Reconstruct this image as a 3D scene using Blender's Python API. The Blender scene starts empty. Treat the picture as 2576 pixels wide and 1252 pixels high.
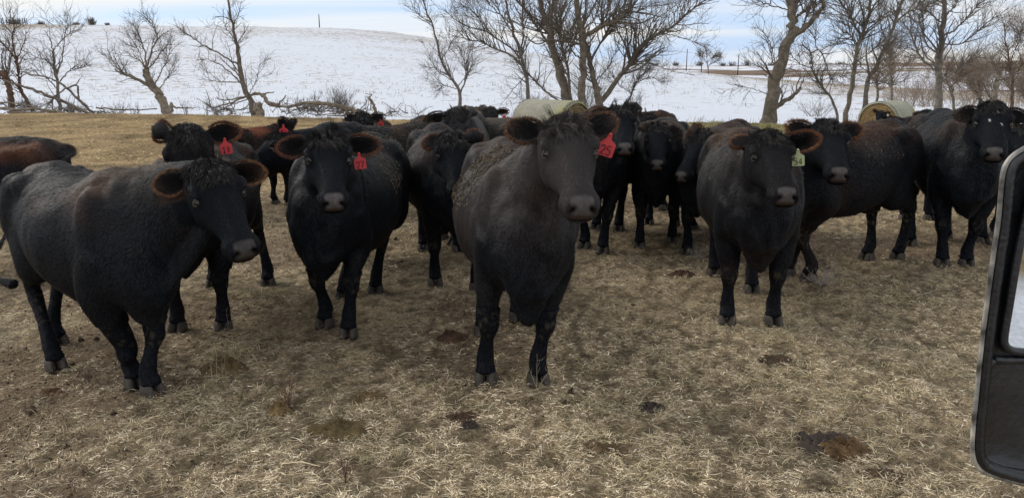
import bpy, bmesh, math, random
import numpy as np
from mathutils import Vector, Matrix, noise as mnoise
R = math.radians
sc = bpy.context.scene
col = sc.collection
# ------------------------------------------------------------------ camera
CAM_H = 1.74
FOC = 1910.0          # focal length in units of a 2576 wide picture
HORIZ = 175.0
PITCH = math.atan((626 - HORIZ) / FOC)
cd = bpy.data.cameras.new('camera'); cam = bpy.data.objects.new('camera', cd); col.objects.link(cam)
cam.location = (0, 0, CAM_H); cam.rotation_euler = (math.pi/2 - PITCH, 0, 0)
cd.sensor_width = 36; cd.lens = 36 * FOC / 2576; cd.clip_start = 0.05; cd.clip_end = 6000
sc.camera = cam
def ray(px, py):
    dx = (px - 1288) / FOC; dv = (626 - py) / FOC
    return np.array([dx, math.cos(PITCH) + dv*math.sin(PITCH), -math.sin(PITCH) + dv*math.cos(PITCH)])
def P(px, py, Y):
    r = ray(px, py); return np.array([0, 0, CAM_H]) + r * (Y / r[1])
def G(px, py, z=0.0):
    r = ray(px, py); return np.array([0, 0, CAM_H]) + r * ((z - CAM_H) / r[2])
# ------------------------------------------------------------------ light
SUN_EL, SUN_AZ = R(42), R(-62)       # azimuth from +Y (away from the camera), negative = left
w = bpy.data.worlds.new('World'); sc.world = w; w.use_nodes = True
nt = w.node_tree; nt.nodes.clear()
def N(nt, t, **k):
    n = nt.nodes.new(t)
    for a, b in k.items(): setattr(n, a, b)
    return n
def L(nt, a, b): nt.links.new(a, b)
out = N(nt, 'ShaderNodeOutputWorld'); bg = N(nt, 'ShaderNodeBackground'); bg.inputs[1].default_value = 0.148
sky = N(nt, 'ShaderNodeTexSky', sky_type='NISHITA', sun_disc=False, sun_elevation=SUN_EL, sun_rotation=SUN_AZ,
        altitude=300, air_density=1.0, dust_density=0.6, ozone_density=2.5)
tc = N(nt, 'ShaderNodeTexCoord')
sep = N(nt, 'ShaderNodeSeparateXYZ'); L(nt, tc.outputs['Generated'], sep.inputs[0])
# thin layered winter cloud: direction projected on a flat layer far above
addz = N(nt, 'ShaderNodeMath', operation='ADD'); addz.inputs[1].default_value = 0.10
L(nt, sep.outputs[2], addz.inputs[0])
dvx = N(nt, 'ShaderNodeMath', operation='DIVIDE'); dvy = N(nt, 'ShaderNodeMath', operation='DIVIDE')
L(nt, sep.outputs[0], dvx.inputs[0]); L(nt, addz.outputs[0], dvx.inputs[1])
L(nt, sep.outputs[1], dvy.inputs[0]); L(nt, addz.outputs[0], dvy.inputs[1])
cmb = N(nt, 'ShaderNodeCombineXYZ'); L(nt, dvx.outputs[0], cmb.inputs[0]); L(nt, dvy.outputs[0], cmb.inputs[1])
mp = N(nt, 'ShaderNodeMapping'); L(nt, cmb.outputs[0], mp.inputs[0])
mp.inputs['Scale'].default_value = (0.20, 0.36, 1); mp.inputs['Location'].default_value = (0.35, 0.3, 0)
nz = N(nt, 'ShaderNodeTexNoise'); nz.inputs['Scale'].default_value = 1.0; nz.inputs['Detail'].default_value = 7
nz.inputs['Roughness'].default_value = 0.52; nz.inputs['Distortion'].default_value = 0.5
L(nt, mp.outputs[0], nz.inputs['Vector'])
cr = N(nt, 'ShaderNodeValToRGB'); cr.color_ramp.elements[0].position = 0.42; cr.color_ramp.elements[1].position = 0.62
cr.color_ramp.elements[0].color = (0, 0, 0, 1); cr.color_ramp.elements[1].color = (1, 1, 1, 1)
L(nt, nz.outputs['Fac'], cr.inputs[0])
# the cloud deck is thicker high up, thin veil near the horizon
hr = N(nt, 'ShaderNodeMapRange'); hr.inputs[1].default_value = 0.02; hr.inputs[2].default_value = 0.32
hr.inputs[3].default_value = 0.0; hr.inputs[4].default_value = 0.75
L(nt, sep.outputs[2], hr.inputs[0])
mx0 = N(nt, 'ShaderNodeMath', operation='ADD', use_clamp=True); L(nt, cr.outputs[0], mx0.inputs[0]); L(nt, hr.outputs[0], mx0.inputs[1])
veil = N(nt, 'ShaderNodeMix', data_type='RGBA'); veil.inputs[0].default_value = 0.80
L(nt, sky.outputs[0], veil.inputs[6]); veil.inputs[7].default_value = (2.25, 3.05, 4.6, 1)
mix = N(nt, 'ShaderNodeMix', data_type='RGBA')
L(nt, mx0.outputs[0], mix.inputs[0]); L(nt, veil.outputs[2], mix.inputs[6]); mix.inputs[7].default_value = (4.6, 4.55, 4.4, 1)
L(nt, mix.outputs[2], bg.inputs[0]); L(nt, bg.outputs[0], out.inputs[0])
sd = bpy.data.lights.new('sun', 'SUN'); so = bpy.data.objects.new('sun', sd); col.objects.link(so)
sd.energy = 1.3; sd.angle = R(26); sd.color = (1.0, 0.95, 0.87)
sv = Vector((math.sin(SUN_AZ)*math.cos(SUN_EL), math.cos(SUN_AZ)*math.cos(SUN_EL), math.sin(SUN_EL)))
so.rotation_euler = sv.to_track_quat('Z', 'Y').to_euler()
sc.view_settings.view_transform = 'Standard'; sc.view_settings.look = 'None'
sc.view_settings.exposure = 0.50; sc.view_settings.gamma = 1.0
# ------------------------------------------------------------------ helpers
def tag(o, label=None, cat=None, group=None, kind=None):
    if label: o['label'] = label
    if cat: o['category'] = cat
    if group: o['group'] = group
    if kind: o['kind'] = kind
    return o
def link(name, me, mat=None, parent=None):
    o = bpy.data.objects.new(name, me); col.objects.link(o)
    if mat is not None:
        for m in (mat if isinstance(mat, (list, tuple)) else [mat]): me.materials.append(m)
    if parent is not None: o.parent = parent
    return o
def empty(name, loc=(0, 0, 0), rz=0.0, **k):
    o = bpy.data.objects.new(name, None); col.objects.link(o); o.location = [float(v) for v in loc]
    o.rotation_euler = (0, 0, rz); o.empty_display_size = .2
    return tag(o, **k)
def npmesh(name, V, F, smooth=True, color=None):
    """V (n,3), F (m,k) uniform faces -> mesh"""
    me = bpy.data.meshes.new(name); V = np.asarray(V, np.float32); F = np.asarray(F, np.int32)
    m, k = F.shape
    me.vertices.add(len(V)); me.vertices.foreach_set('co', V.ravel())
    me.loops.add(m*k); me.loops.foreach_set('vertex_index', F.ravel())
    me.polygons.add(m); me.polygons.foreach_set('loop_start', np.arange(0, m*k, k, dtype=np.int32))
    me.polygons.foreach_set('loop_total', np.full(m, k, np.int32))
    if smooth: me.polygons.foreach_set('use_smooth', np.ones(m, bool))
    me.update(calc_edges=True)
    if color is not None: setcol(me, color)
    return me
def setcol(me, C, name='Col'):
    a = me.color_attributes.new(name, 'FLOAT_COLOR', 'POINT')
    C = np.asarray(C, np.float32)
    if C.shape[1] == 3: C = np.hstack([C, np.ones((len(C), 1), np.float32)])
    a.data.foreach_set('color', C.ravel())
def getV(me):
    a = np.empty(len(me.vertices)*3, np.float32); me.vertices.foreach_get('co', a); return a.reshape(-1, 3).astype(float)
class MB:
    """collects polygons of any size, builds one mesh object"""
    def __init__(s): s.v = []; s.f = []
    def add(s, V, F):
        b = len(s.v); s.v += [tuple(map(float, p)) for p in V]; s.f += [tuple(int(i) + b for i in f) for f in F]
    def loft(s, rings, cap=True, closed=True):
        n = len(rings[0]); V = np.concatenate(rings); F = []
        for i in range(len(rings)-1):
            for j in range(n if closed else n-1):
                k = (j+1) % n; F.append((i*n+j, i*n+k, (i+1)*n+k, (i+1)*n+j))
        if cap:
            F.append(tuple(range(n))[::-1]); F.append(tuple((len(rings)-1)*n + j for j in range(n)))
        s.add(V, F)
    def box(s, c, d, rot=None):
        V = [np.array([x*d[0]/2, y*d[1]/2, z*d[2]/2]) for z in (-1, 1) for y in (-1, 1) for x in (-1, 1)]
        if rot is not None: V = [rot @ v for v in V]
        V = [v + np.array(c) for v in V]
        s.add(V, [(0, 2, 3, 1), (4, 5, 7, 6), (0, 1, 5, 4), (2, 6, 7, 3), (0, 4, 6, 2), (1, 3, 7, 5)])
    def ell(s, c, r, M=None, nu=14, nv=9):
        rings = []
        for i in range(nv):
            a = math.pi * (i + 0.5) / nv
            t = np.arange(nu) * 2*math.pi/nu
            q = np.stack([np.sin(a)*np.cos(t)*r[0], np.sin(a)*np.sin(t)*r[1], np.full(nu, -math.cos(a)*r[2])], 1)
            if M is not None: q = q @ np.asarray(M).T
            rings.append(q + np.array(c))
        s.loft(rings)
    def tube(s, pts, rad, n=10, up=(0, 1, 0)):
        """rad: list of r or (r_fore_aft, r_side)"""
        pts = np.array(pts, float); rings = []
        for i in range(len(pts)):
            t = pts[min(i+1, len(pts)-1)] - pts[max(i-1, 0)]; t /= np.linalg.norm(t) + 1e-9
            y = np.array(up, float); y -= t*np.dot(y, t)
            if np.linalg.norm(y) < 1e-3: y = np.array([1., 0, 0]) - t*t[0]
            y /= np.linalg.norm(y); x = np.cross(y, t)
            r = rad[i]; ra, rb = (r if isinstance(r, (tuple, list, np.ndarray)) else (r, r))
            a = np.arange(n)*2*math.pi/n
            rings.append(pts[i] + np.outer(np.cos(a)*ra, x) + np.outer(np.sin(a)*rb, y))
        s.loft(rings)
    def mesh(s, name, smooth=True):
        me = bpy.data.meshes.new(name); me.from_pydata(s.v, [], s.f)
        if smooth: me.polygons.foreach_set('use_smooth', [True]*len(me.polygons))
        me.update(); return me
    def build(s, name, mat, parent=None, smooth=True): return link(name, s.mesh(name, smooth), mat, parent)
def catmull(pts, n):
    pts = np.array(pts, float); m = len(pts); out_ = []
    for i in range(m-1):
        p0 = pts[i-1] if i > 0 else 2*pts[0]-pts[1]; p1 = pts[i]; p2 = pts[i+1]; p3 = pts[i+2] if i+2 < m else 2*pts[-1]-pts[-2]
        for k in range(n):
            t = k/n
            out_.append(.5*((2*p1) + (-p0+p2)*t + (2*p0-5*p1+4*p2-p3)*t*t + (-p0+3*p1-3*p2+p3)*t**3))
    out_.append(pts[-1]); return np.array(out_)
def _h(ix, iy, iz, seed):
    h = (ix.astype(np.int64)*374761393 + iy.astype(np.int64)*668265263 + iz.astype(np.int64)*2147483647 + seed*974634777) & 0xffffffff
    h = ((h ^ (h >> 13)) * 1274126177) & 0xffffffff
    h = ((h ^ (h >> 16)) * 2246822519) & 0xffffffff
    return ((h ^ (h >> 15)) & 0xffffff) / float(0xffffff)
def vnoise(p, seed=0):
    """value noise in [0,1]; p (n,2) or (n,3)"""
    p = np.asarray(p, float)
    if p.shape[1] == 2: p = np.hstack([p, np.zeros((len(p), 1))])
    i = np.floor(p).astype(np.int64); f = p - i; f = f*f*(3-2*f); r = 0
    for dx in (0, 1):
        for dy in (0, 1):
            for dz in (0, 1):
                wgt = (f[:, 0] if dx else 1-f[:, 0])*(f[:, 1] if dy else 1-f[:, 1])*(f[:, 2] if dz else 1-f[:, 2])
                r = r + wgt*_h(i[:, 0]+dx, i[:, 1]+dy, i[:, 2]+dz, seed)
    return r
def fbm(p, seed=0, oct=4, lac=2.1, gain=.5):
    p = np.asarray(p, float); a = 1.0; s = 0; t = 0
    for o in range(oct):
        s = s + a*vnoise(p*lac**o + 17.3*o, seed+o); t += a; a *= gain
    return s/t
def smooth01(a, b, x):
    t = np.clip((np.asarray(x, float)-a)/(b-a), 0, 1); return t*t*(3-2*t)
def pmat(name, base=(.5, .5, .5), rough=.7, spec=.5, metal=0.0, sheen=0.0, vcol=False, noise=None, bump=None, coat=0):
    """Principled material; vcol: take vertex colours; noise=(scale, dark factor, bright factor); bump=(scale, strength, distance)"""
    m = bpy.data.materials.new(name); m.use_nodes = True; t = m.node_tree; b = t.nodes['Principled BSDF']
    b.inputs['Roughness'].default_value = rough; b.inputs['Specular IOR Level'].default_value = spec
    b.inputs['Metallic'].default_value = metal; b.inputs['Sheen Weight'].default_value = sheen
    b.inputs['Coat Weight'].default_value = coat
    b.inputs['Base Color'].default_value = (*base, 1); src = None
    if vcol:
        a = N(t, 'ShaderNodeAttribute', attribute_name='Col'); src = a.outputs['Color']
    tco = N(t, 'ShaderNodeTexCoord').outputs['Object'] if (noise or bump) else None
    if noise:
        z = N(t, 'ShaderNodeTexNoise'); z.inputs['Scale'].default_value = noise[0]; z.inputs['Detail'].default_value = 6
        L(t, tco, z.inputs['Vector'])
        mr = N(t, 'ShaderNodeMapRange'); mr.inputs[1].default_value = .3; mr.inputs[2].default_value = .7
        mr.inputs[3].default_value = noise[1]; mr.inputs[4].default_value = noise[2]; L(t, z.outputs['Fac'], mr.inputs[0])
        vm = N(t, 'ShaderNodeVectorMath', operation='SCALE')
        if src: L(t, src, vm.inputs[0])
        else: vm.inputs[0].default_value = base
        L(t, mr.outputs[0], vm.inputs['Scale']); src = vm.outputs[0]
    if src: L(t, src, b.inputs['Base Color'])
    if bump:
        z = N(t, 'ShaderNodeTexNoise'); z.inputs['Scale'].default_value = bump[0]; z.inputs['Detail'].default_value = 8
        L(t, tco, z.inputs['Vector'])
        bp = N(t, 'ShaderNodeBump'); bp.inputs['Strength'].default_value = bump[1]; bp.inputs['Distance'].default_value = bump[2]
        L(t, z.outputs['Fac'], bp.inputs['Height']); L(t, bp.outputs[0], b.inputs['Normal'])
    return m
# ------------------------------------------------------------------ cattle
M_BODY = pmat('coat_skin', rough=.9, spec=.06, sheen=.0, vcol=True, noise=(5, .88, 1.12), bump=(60, .06, .008))
_t = M_BODY.node_tree; _a = [n for n in _t.nodes if n.type == 'ATTRIBUTE'][0]; _m = N(_t, 'ShaderNodeMapRange'); _m.inputs[3].default_value = .9; _m.inputs[4].default_value = .30
L(_t, _a.outputs['Alpha'], _m.inputs[0]); L(_t, _m.outputs[0], _t.nodes['Principled BSDF'].inputs['Roughness'])
M_FUR = pmat('coat_hair', rough=.52, spec=.26, sheen=.0, vcol=True)
M_EYE = pmat('eyeball', (.004, .003, .0025), rough=.07, spec=.7)
M_LID = pmat('eye_rim', (.085, .076, .068), rough=.4)
M_HOOF = pmat('hoof_horn', (.055, .046, .037), rough=.75, noise=(40, .55, 1.35), bump=(60, .4, .01))
M_TAGR = pmat('ear_tag_red', (.60, .045, .055), rough=.45, noise=(30, .85, 1.08))
M_TAGG = pmat('ear_tag_green', (.50, .58, .32), rough=.42, noise=(30, .85, 1.08))
M_TAGW = pmat('ear_tag_white', (.62, .64, .55), rough=.42)
M_INK = pmat('tag_ink', (.11, .02, .03), rough=.6)
M_HAY = pmat('hay_bits', rough=.75, vcol=True)

def ribbons(pts, wid, side):
    """pts (n,k,3), wid (n,k), side (n,3) -> V,F(quads) flat ribbons"""
    n, k, _ = pts.shape
    V = np.empty((n, k, 2, 3)); off = side[:, None, :]*wid[:, :, None]*.5
    V[:, :, 0] = pts - off; V[:, :, 1] = pts + off
    b = np.arange(n)[:, None]*(2*k) + np.arange(k-1)[None, :]*2
    F = np.stack([b, b+1, b+3, b+2], -1).reshape(-1, 4)
    return V.reshape(-1, 3), F
def nrm(a): return a/(np.linalg.norm(a, axis=-1, keepdims=True)+1e-9)

HEAD = [(-.055, .080, -.012, -.15), (-.02, .118, .014, -.19), (.03, .136, .034, -.225), (.09, .140, .040, -.250), (.145, .136, .034, -.262),
        (.20, .122, .022, -.256), (.27, .100, .010, -.222), (.34, .084, .000, -.190), (.40, .078, -.008, -.172),
        (.45, .081, -.016, -.166), (.482, .083, -.028, -.164), (.504, .079, -.040, -.160), (.516, .068, -.052, -.148), (.522, .046, -.07, -.130)]
TRUNK = [(-.96, .07, 1.20, 1.00), (-.93, .15, 1.25, .86), (-.84, .23, 1.30, .72), (-.72, .275, 1.325, .64), (-.55, .305, 1.325, .585), (-.32, .345, 1.305, .53),
         (-.05, .375, 1.285, .495), (.20, .365, 1.285, .50), (.40, .300, 1.305, .53), (.55, .262, 1.31, .54), (.68, .230, 1.27, .52),
         (.79, .190, 1.17, .53), (.87, .13, 1.05, .60), (.90, .06, .95, .70)]
def rayfit(world_o, px, py, Ld, near=True):
    """point on the pixel's ray at distance Ld from world_o (or the closest point, rescaled)"""
    c = np.array([0, 0, CAM_H]); d = ray(px, py); d = d/np.linalg.norm(d)
    oc = c - world_o; b = np.dot(oc, d); q = b*b - (np.dot(oc, oc) - Ld*Ld)
    if q < 0:
        p = c - b*d; v = p - world_o; return world_o + v/np.linalg.norm(v)*Ld, math.sqrt(-q)
    t = -b - math.sqrt(q) if near else -b + math.sqrt(q)
    return c + t*d, 0.0

DIG = {'0': [[(0, 0), (1, 0), (1, 2), (0, 2), (0, 0)]], '1': [[(.1, 1.6), (.5, 2), (.5, 0)], [(.1, 0), (.9, 0)]],
       '2': [[(0, 1.6), (.3, 2), (.8, 2), (1, 1.5), (.8, 1), (0, 0), (1, 0)]], '3': [[(0, 2), (1, 2), (.45, 1.15), (1, .7), (.7, 0), (0, .1)]],
       '4': [[(.75, 0), (.75, 2), (0, .6), (1.05, .6)]], '5': [[(1, 2), (.1, 2), (0, 1.1), (.7, 1.2), (1, .7), (.7, 0), (0, .1)]],
       '7': [[(0, 2), (1, 2), (.35, 0)]], '8': [[(.5, 1.05), (.1, 1.5), (.5, 2), (.9, 1.5), (.5, 1.05), (0, .5), (.5, 0), (1, .5), (.5, 1.05)]],
       '9': [[(.9, 1.5), (.5, 2), (.1, 1.5), (.45, 1.05), (.9, 1.5), (.8, .6), (.4, 0)]]}
def ear_tag(root, pin, axis_down, face, text, mat, size=.075):
    """flag tag hanging from pin (cow space)"""
    d = nrm(np.array(axis_down, float)); f = np.array(face, float); f = nrm(f - d*np.dot(f, d)); s = np.cross(f, d)
    # outline in (s, down) : neck at the top, broad flag below
    o2 = [(-.10, 0), (.10, 0), (.16, .28), (.5, .52), (.5, 1.28), (.44, 1.34), (-.44, 1.34), (-.5, 1.28), (-.5, .52), (-.16, .28)]
    mb = MB(); rings = []
    for i, th in enumerate((-.0025, .0025)):
        rings.append(np.array([pin + s*x*size + d*y*size + f*(th + .10*size*(x*x)) for x, y in o2]))
    mb.loft(rings)
    mb.ell(pin + f*.004, (.008, .008, .008), nu=8, nv=5)
    t = mb.build('ear_tag', mat, root, smooth=False)
    if text:
        nb = MB(); wch = .24*size; nx = len(text); x0 = -((nx-1)*.36)*size/2 - wch/2
        for ci, ch in enumerate(text):
            for line in DIG[ch]:
                pts = [pin + s*(x0 + ci*.36*size + a*wch) + d*(1.22*size - b*.27*size) + f*.0062 for a, b in line]
                nb.tube(pts, [.036*size]*len(pts), n=5, up=f)
        nb.build('tag_number', M_INK, t)
    return t

def cow(spec):
    nm = spec['label']; lod = spec.get('lod', 1); s = spec.get('s', 1.0); h = R(spec['h']); rs = np.random.RandomState(spec.get('seed', 1))
    gz = spec.get('gz', 0.0); fat = spec.get('fat', 1.0)
    fw = np.array([math.sin(h), -math.cos(h), 0]); lf = np.array([math.cos(h), math.sin(h), 0]); up = np.array([0, 0, 1.])
    Rm = np.stack([fw, lf, up], 1)               # columns: local axes in world space
    # root from the mean of the front feet (pixel pairs) or explicit xy
    ff = spec.get('front'); hf = spec.get('hind')
    if 'xy' in spec: root_w = np.array([spec['xy'][0], spec['xy'][1], gz])
    else:
        pts = [G(*p, gz) for p in ff if p is not None]; c = sum(pts)/len(pts)
        if len(pts) == 1: c = c + (lf*-.16*s if ff[1] is None else lf*.16*s)
        root_w = c - fw*.50*s
    root_w = root_w + fw*spec.get('shift', 0)*s + lf*spec.get('lat', 0)*s
    toL = lambda p: (Rm.T @ (np.asarray(p, float) - root_w))/s
    toW = lambda p: root_w + (Rm @ np.asarray(p, float))*s
    FR = np.array([.50, -.155, 0]); FL = np.array([.50, .155, 0]); HR = np.array([-.62, -.16, 0]); HL = np.array([-.66, .16, 0])
    HR[0] += rs.uniform(-.1, .1)
    if ff:      # order: cow's right (viewer's left) first
        if ff[0] is not None: FR = toL(G(*ff[0], gz))
        if ff[1] is not None: FL = toL(G(*ff[1], gz))
    if hf:
        if hf[0] is not None: HR = toL(G(*hf[0], gz))
        if hf[1] is not None: HL = toL(G(*hf[1], gz))
    for q in (FR, FL): q[0] = min(max(q[0], .15), .85); q[1] = min(max(q[1], -.34), .34); q[2] = 0
    for q in (HR, HL): q[0] = min(max(q[0], -.98), -.30); q[1] = min(max(q[1], -.34), .34); q[2] = 0
    mb = MB()
    # ---- trunk
    rings = []
    sag = spec.get('low', 0.0)
    for x, hw, top, bot in TRUNK:
        a = np.arange(30)*2*math.pi/30; c, sn = np.cos(a), np.sin(a)
        y = hw*np.sign(c)*np.abs(c)**.9; zc = (top+bot-sag)/2; hh = (top-bot+sag)/2
        if -.5 < x < .45: y = y*fat
        z = zc + hh*np.sign(sn)*np.abs(sn)**.92
        y = y*(1 - .30*np.clip(sn, 0, 1)**2)*(1 - (.10+.34*float(smooth01(.2, .7, x)))*np.clip(-sn, 0, 1)**2)
        rings.append(np.stack([np.full(30, x), y, z], 1))
    R2 = []
    for j in range(30): R2.append(catmull([r[j] for r in rings], 3))
    R2 = np.array(R2); mb.loft([R2[:, i] for i in range(R2.shape[1])])
    for sg in (-1, 1):
        mb.ell((.52, sg*.165, .98), (.17, .11, .30))           # shoulder
        mb.ell((.62, sg*.135, .82), (.15, .115, .19))            # point of shoulder
        mb.ell((-.70, sg*.19, 1.00), (.20, .135, .27))         # thigh
        mb.ell((-.56, sg*.20, 1.18), (.14, .08, .085))      # hook bone
        mb.ell((-.86, sg*.10, 1.15), (.09, .07, .08))          # pin bone
    mb.ell((.68, 0, .62), (.16, .105, .16)); mb.ell((.74, 0, .54), (.09, .055, .09))   # brisket
    # ---- legs
    def leg(pts, rad, nseg=5):
        q = catmull(np.hstack([np.array(pts), np.array(rad)]), nseg)
        mb.tube(q[:, :3], [(r[3], r[4]) for r in q], n=14)
    for k, F in (('R', FR), ('L', FL)):
        sg = -1 if k == 'R' else 1; kn = spec.get('knee'+k)
        ft = F + [-.035, 0, .135]; E = np.array([.47, sg*.175, .68]); S = np.array([.60, sg*.18, .95])
        K = E + (ft-E)*.57 + [.03, 0, 0] if kn is None else toL(kn)
        if kn is not None: ft = F + [-.05, 0, .13]
        leg([S, E, (E+K)/2 + [0, sg*.012, .02], K + [0, 0, .05], K + [.004, 0, -.02], K*.55+ft*.45, ft, F+[-.012, 0, .095], F+[0, 0, .068], F+[.006, 0, .045]],
            [(.16, .10), (.14, .115), (.092, .086), (.067, .067), (.063, .063), (.044, .042), (.055, .055), (.050, .054), (.060, .066), (.05, .06)])
        mb.ell(F + [-.085, sg*.022, .105], (.02, .018, .024), nu=8, nv=6); mb.ell(F + [-.085, -sg*.022, .105], (.02, .018, .024), nu=8, nv=6)
    for k, F in (('R', HR), ('L', HL)):
        sg = -1 if k == 'R' else 1
        ft = F + [-.045, 0, .14]; H = np.array([min(F[0]-.10, -.66), F[1]*.6+sg*.16*.4, .47]); St = np.array([-.52, sg*.21, .72]); Hp = np.array([-.70, sg*.17, .98])
        gk = (St+H)/2 + [-.02, 0, .02]
        leg([Hp, St, gk, H+[0, 0, .045], H+[.01, 0, -.03], H*.45+ft*.55, ft, F+[-.02, 0, .095], F+[0, 0, .068], F+[.006, 0, .045]],
            [(.26, .12), (.19, .125), (.118, .09), (.075, .056), (.062, .052), (.045, .042), (.054, .054), (.050, .053), (.059, .065), (.05, .06)])
        mb.ell(H + [-.045, 0, .05], (.028, .03, .04), nu=8, nv=6)
        mb.ell(F + [-.09, sg*.022, .11], (.02, .018, .024), nu=8, nv=6); mb.ell(F + [-.09, -sg*.022, .11], (.02, .018, .024), nu=8, nv=6)
    # ---- head placement
    hs = spec.get('hs', 1.0)
    if 'poll' in spec:
        px, py = spec['poll'][:2]
        Yd = spec.get('pollY')
        if Yd is None: Yd = toW([.5+spec.get('reach', .52), 0, 0])[1]
        O_w = P(px, py, Yd)
        Mz, err = rayfit(O_w, *spec['muz'], spec.get('mL', .50)*s*hs, near=spec.get('muznear', True))
        O = toL(O_w); X = nrm(toL(Mz)-O)
    else:
        O = np.array(spec.get('O', (1.02, 0, 1.20))); X = nrm(np.array(spec.get('X', (.75, 0, -.65)), float)); O_w = toW(O)
    upish = np.array([0, 0, 1.]) + np.array(spec.get('lean', (0, 0, 0))) + nrm(toL([0, 0, CAM_H])-O)*spec.get('zc', 0)
    if abs(X[2]) > .9: upish = upish + np.array([.6, 0, 0])
    Z = nrm(upish - X*np.dot(upish, X)); Y = np.cross(Z, X)
    ro = R(spec.get('roll', 0)); Z, Y = Z*math.cos(ro) + Y*math.sin(ro), Y*math.cos(ro) - Z*math.sin(ro)
    HM = np.stack([X, Y, Z], 1)
    def hd(p): return O + (HM @ np.asarray(p, float))*hs
    def vis(p): return toW(p)
    if spec.get('debug'):
        print('COW', spec.get('id'), 'root', np.round(root_w, 2), 'O', np.round(O, 2), 'X', np.round(X, 2), 'FR', np.round(FR, 2), 'FL', np.round(FL, 2), 'HR', np.round(HR, 2), 'HL', np.round(HL, 2))
    rings = []
    for x, hw, top, bot in HEAD:
        a = np.arange(22)*2*math.pi/22; c, sn = np.cos(a), np.sin(a)
        e = .72 if x > .42 else .85
        y = hw*np.sign(c)*np.abs(c)**e; z = (top+bot)/2 + (top-bot)/2*np.sign(sn)*np.abs(sn)**e
        y = y*(1 - (.38 if x < .42 else .22)*np.clip(-sn, 0, 1)**2) * (1 - (.16 if x > .18 else .06)*np.clip(sn, 0, 1)**3)
        rings.append(np.stack([np.full(22, x), y, z], 1))
    R2 = np.array([catmull([r[j] for r in rings], 3) for j in range(22)])
    mb.loft([np.array([hd(p) for p in R2[:, i]]) for i in range(R2.shape[1])])
    for sg in (-1, 1):
        mb.ell(hd((.125, sg*.075, -.16)), np.array((.115, .055, .09))*hs, HM)      # cheek
        mb.ell(hd((.125, sg*.120, -.008)), np.array((.05, .026, .026))*hs, HM)    # brow
        mb.ell(hd((.445, sg*.062, -.095)), np.array((.05, .036, .052))*hs, HM)     # lip
    mb.ell(hd((-.015, 0, -.02)), np.array((.07, .085, .055))*hs, HM)               # poll
    mb.ell(hd((.445, 0, -.158)), np.array((.055, .052, .028))*hs, HM)                # chin
    # ears
    ears = []
    for k, sg in (('R', -1), ('L', 1)):
        base = hd((-.012, sg*.100, -.055)); el = .225*spec.get('earlen', 1.0)*hs
        e = spec.get('ear'+k)
        if e is not None:
            tipw, err = rayfit(toW(base), e[0][0], e[0][1], el*s, near=(e[1] == 'near'))
            A = nrm(toL(tipw)-base)
        else:
            A = nrm(HM @ np.array([-.12+rs.uniform(-.1, .1), sg*1.0, -.25+rs.uniform(-.1, .1)]))
        flip = -1 if spec.get('back'+k) else 1
        camd = nrm(toL([0, 0, CAM_H]) - base)
        Nn = Z*.75 + X*.35 + camd*.55*spec.get('open', 1.0); Nn = Nn*flip
        Nn = nrm(Nn - A*np.dot(Nn, A)); U = np.cross(A, Nn)
        rgs = []; prof = [(.0, .032), (.14, .042), (.3, .055), (.48, .063), (.66, .059), (.82, .045), (.93, .028), (1.0, .010)]
        for t, wd in catmull(prof, 2):
            wd = wd*hs; c = base + A*el*t - Nn*.02*math.sin(math.pi*t)
            aa = np.linspace(-1, 1, 9); dep = .040*hs*min(1, wd/.05)*(1-.4*t)
            outer = [c + U*wd*a - Nn*dep*(1-a*a) - Nn*.0 for a in aa]
            inner = [c + U*wd*a*.93 + Nn*(.016 - dep*.92*(1-a*a)) for a in aa[::-1]]
            rgs.append(np.array(outer+inner))
        mb.loft(rgs)
        ears.append((base, A, Nn, U, el, sg))
    # ---- neck: bezier from withers to the back of the head
    T0 = np.array([.40, 0, 1.00]); T0d = np.array([1, 0, .35 if O[2] > 1.1 else -.1])
    HB = hd((.005, 0, -.105)); arr = nrm(Z*.55 + X*.35 + nrm(HB-T0)*.6)
    dist = np.linalg.norm(HB-T0); C1 = T0 + nrm(T0d)*dist*.38; C2 = HB - arr*dist*.30
    nk = []
    for t in np.linspace(0, 1, 13):
        nk.append((1-t)**3*T0 + 3*(1-t)**2*t*C1 + 3*(1-t)*t*t*C2 + t**3*HB)
    rv = np.interp(np.linspace(0, 1, 13), [0, .3, .6, .85, 1], [.34, .285, .21, .16, .125]); rh = np.interp(np.linspace(0, 1, 13), [0, .3, .6, .85, 1], [.235, .18, .142, .120, .10])
    nsc = spec.get('neck', 1.0); rv = rv*(1+(nsc-1)*np.sin(np.linspace(.5, 3.0, 13))); mb.tube(nk, list(zip(rv, rh)), n=22, up=(0, 1, 0) if abs(X[1]) < .8 else (0, 1, 0))
    # dewlap
    th = hd((.08, 0, -.23)); br = np.array([.80, 0, .66]); mid = (th+br)/2 + np.array([-.02, 0, -.05])
    q = catmull([th, mid, br], 5); mb.tube(q, [(.075, .03)]*len(q), n=10)
    # udder / navel flap and tail
    if spec.get('udder', True): mb.ell((-.50, 0, .56), (.13, .10, .09))
    tl = spec.get('tail') or [(-.93, 0, 1.24), (-1.0, .0, 1.15), (-1.03, .01, .95), (-1.02, .02, .7), (-1.0, .02, .48)]
    if 'tailpx' in spec: tl = [(-.93, 0, 1.24), (-1.0, .0, 1.15)] + [toL(P(*p)) for p in spec['tailpx']]
    q = catmull(tl, 5); mb.tube(q, list(np.interp(np.linspace(0, 1, len(q)), [0, .2, .75, 1], [.045, .03, .022, .05])), n=8)
    # ---- one continuous surface
    me = mb.mesh('tmp'); ob = bpy.data.objects.new('tmp', me); col.objects.link(ob)
    vox = [.0105, .013, .018, .024][lod]
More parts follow.
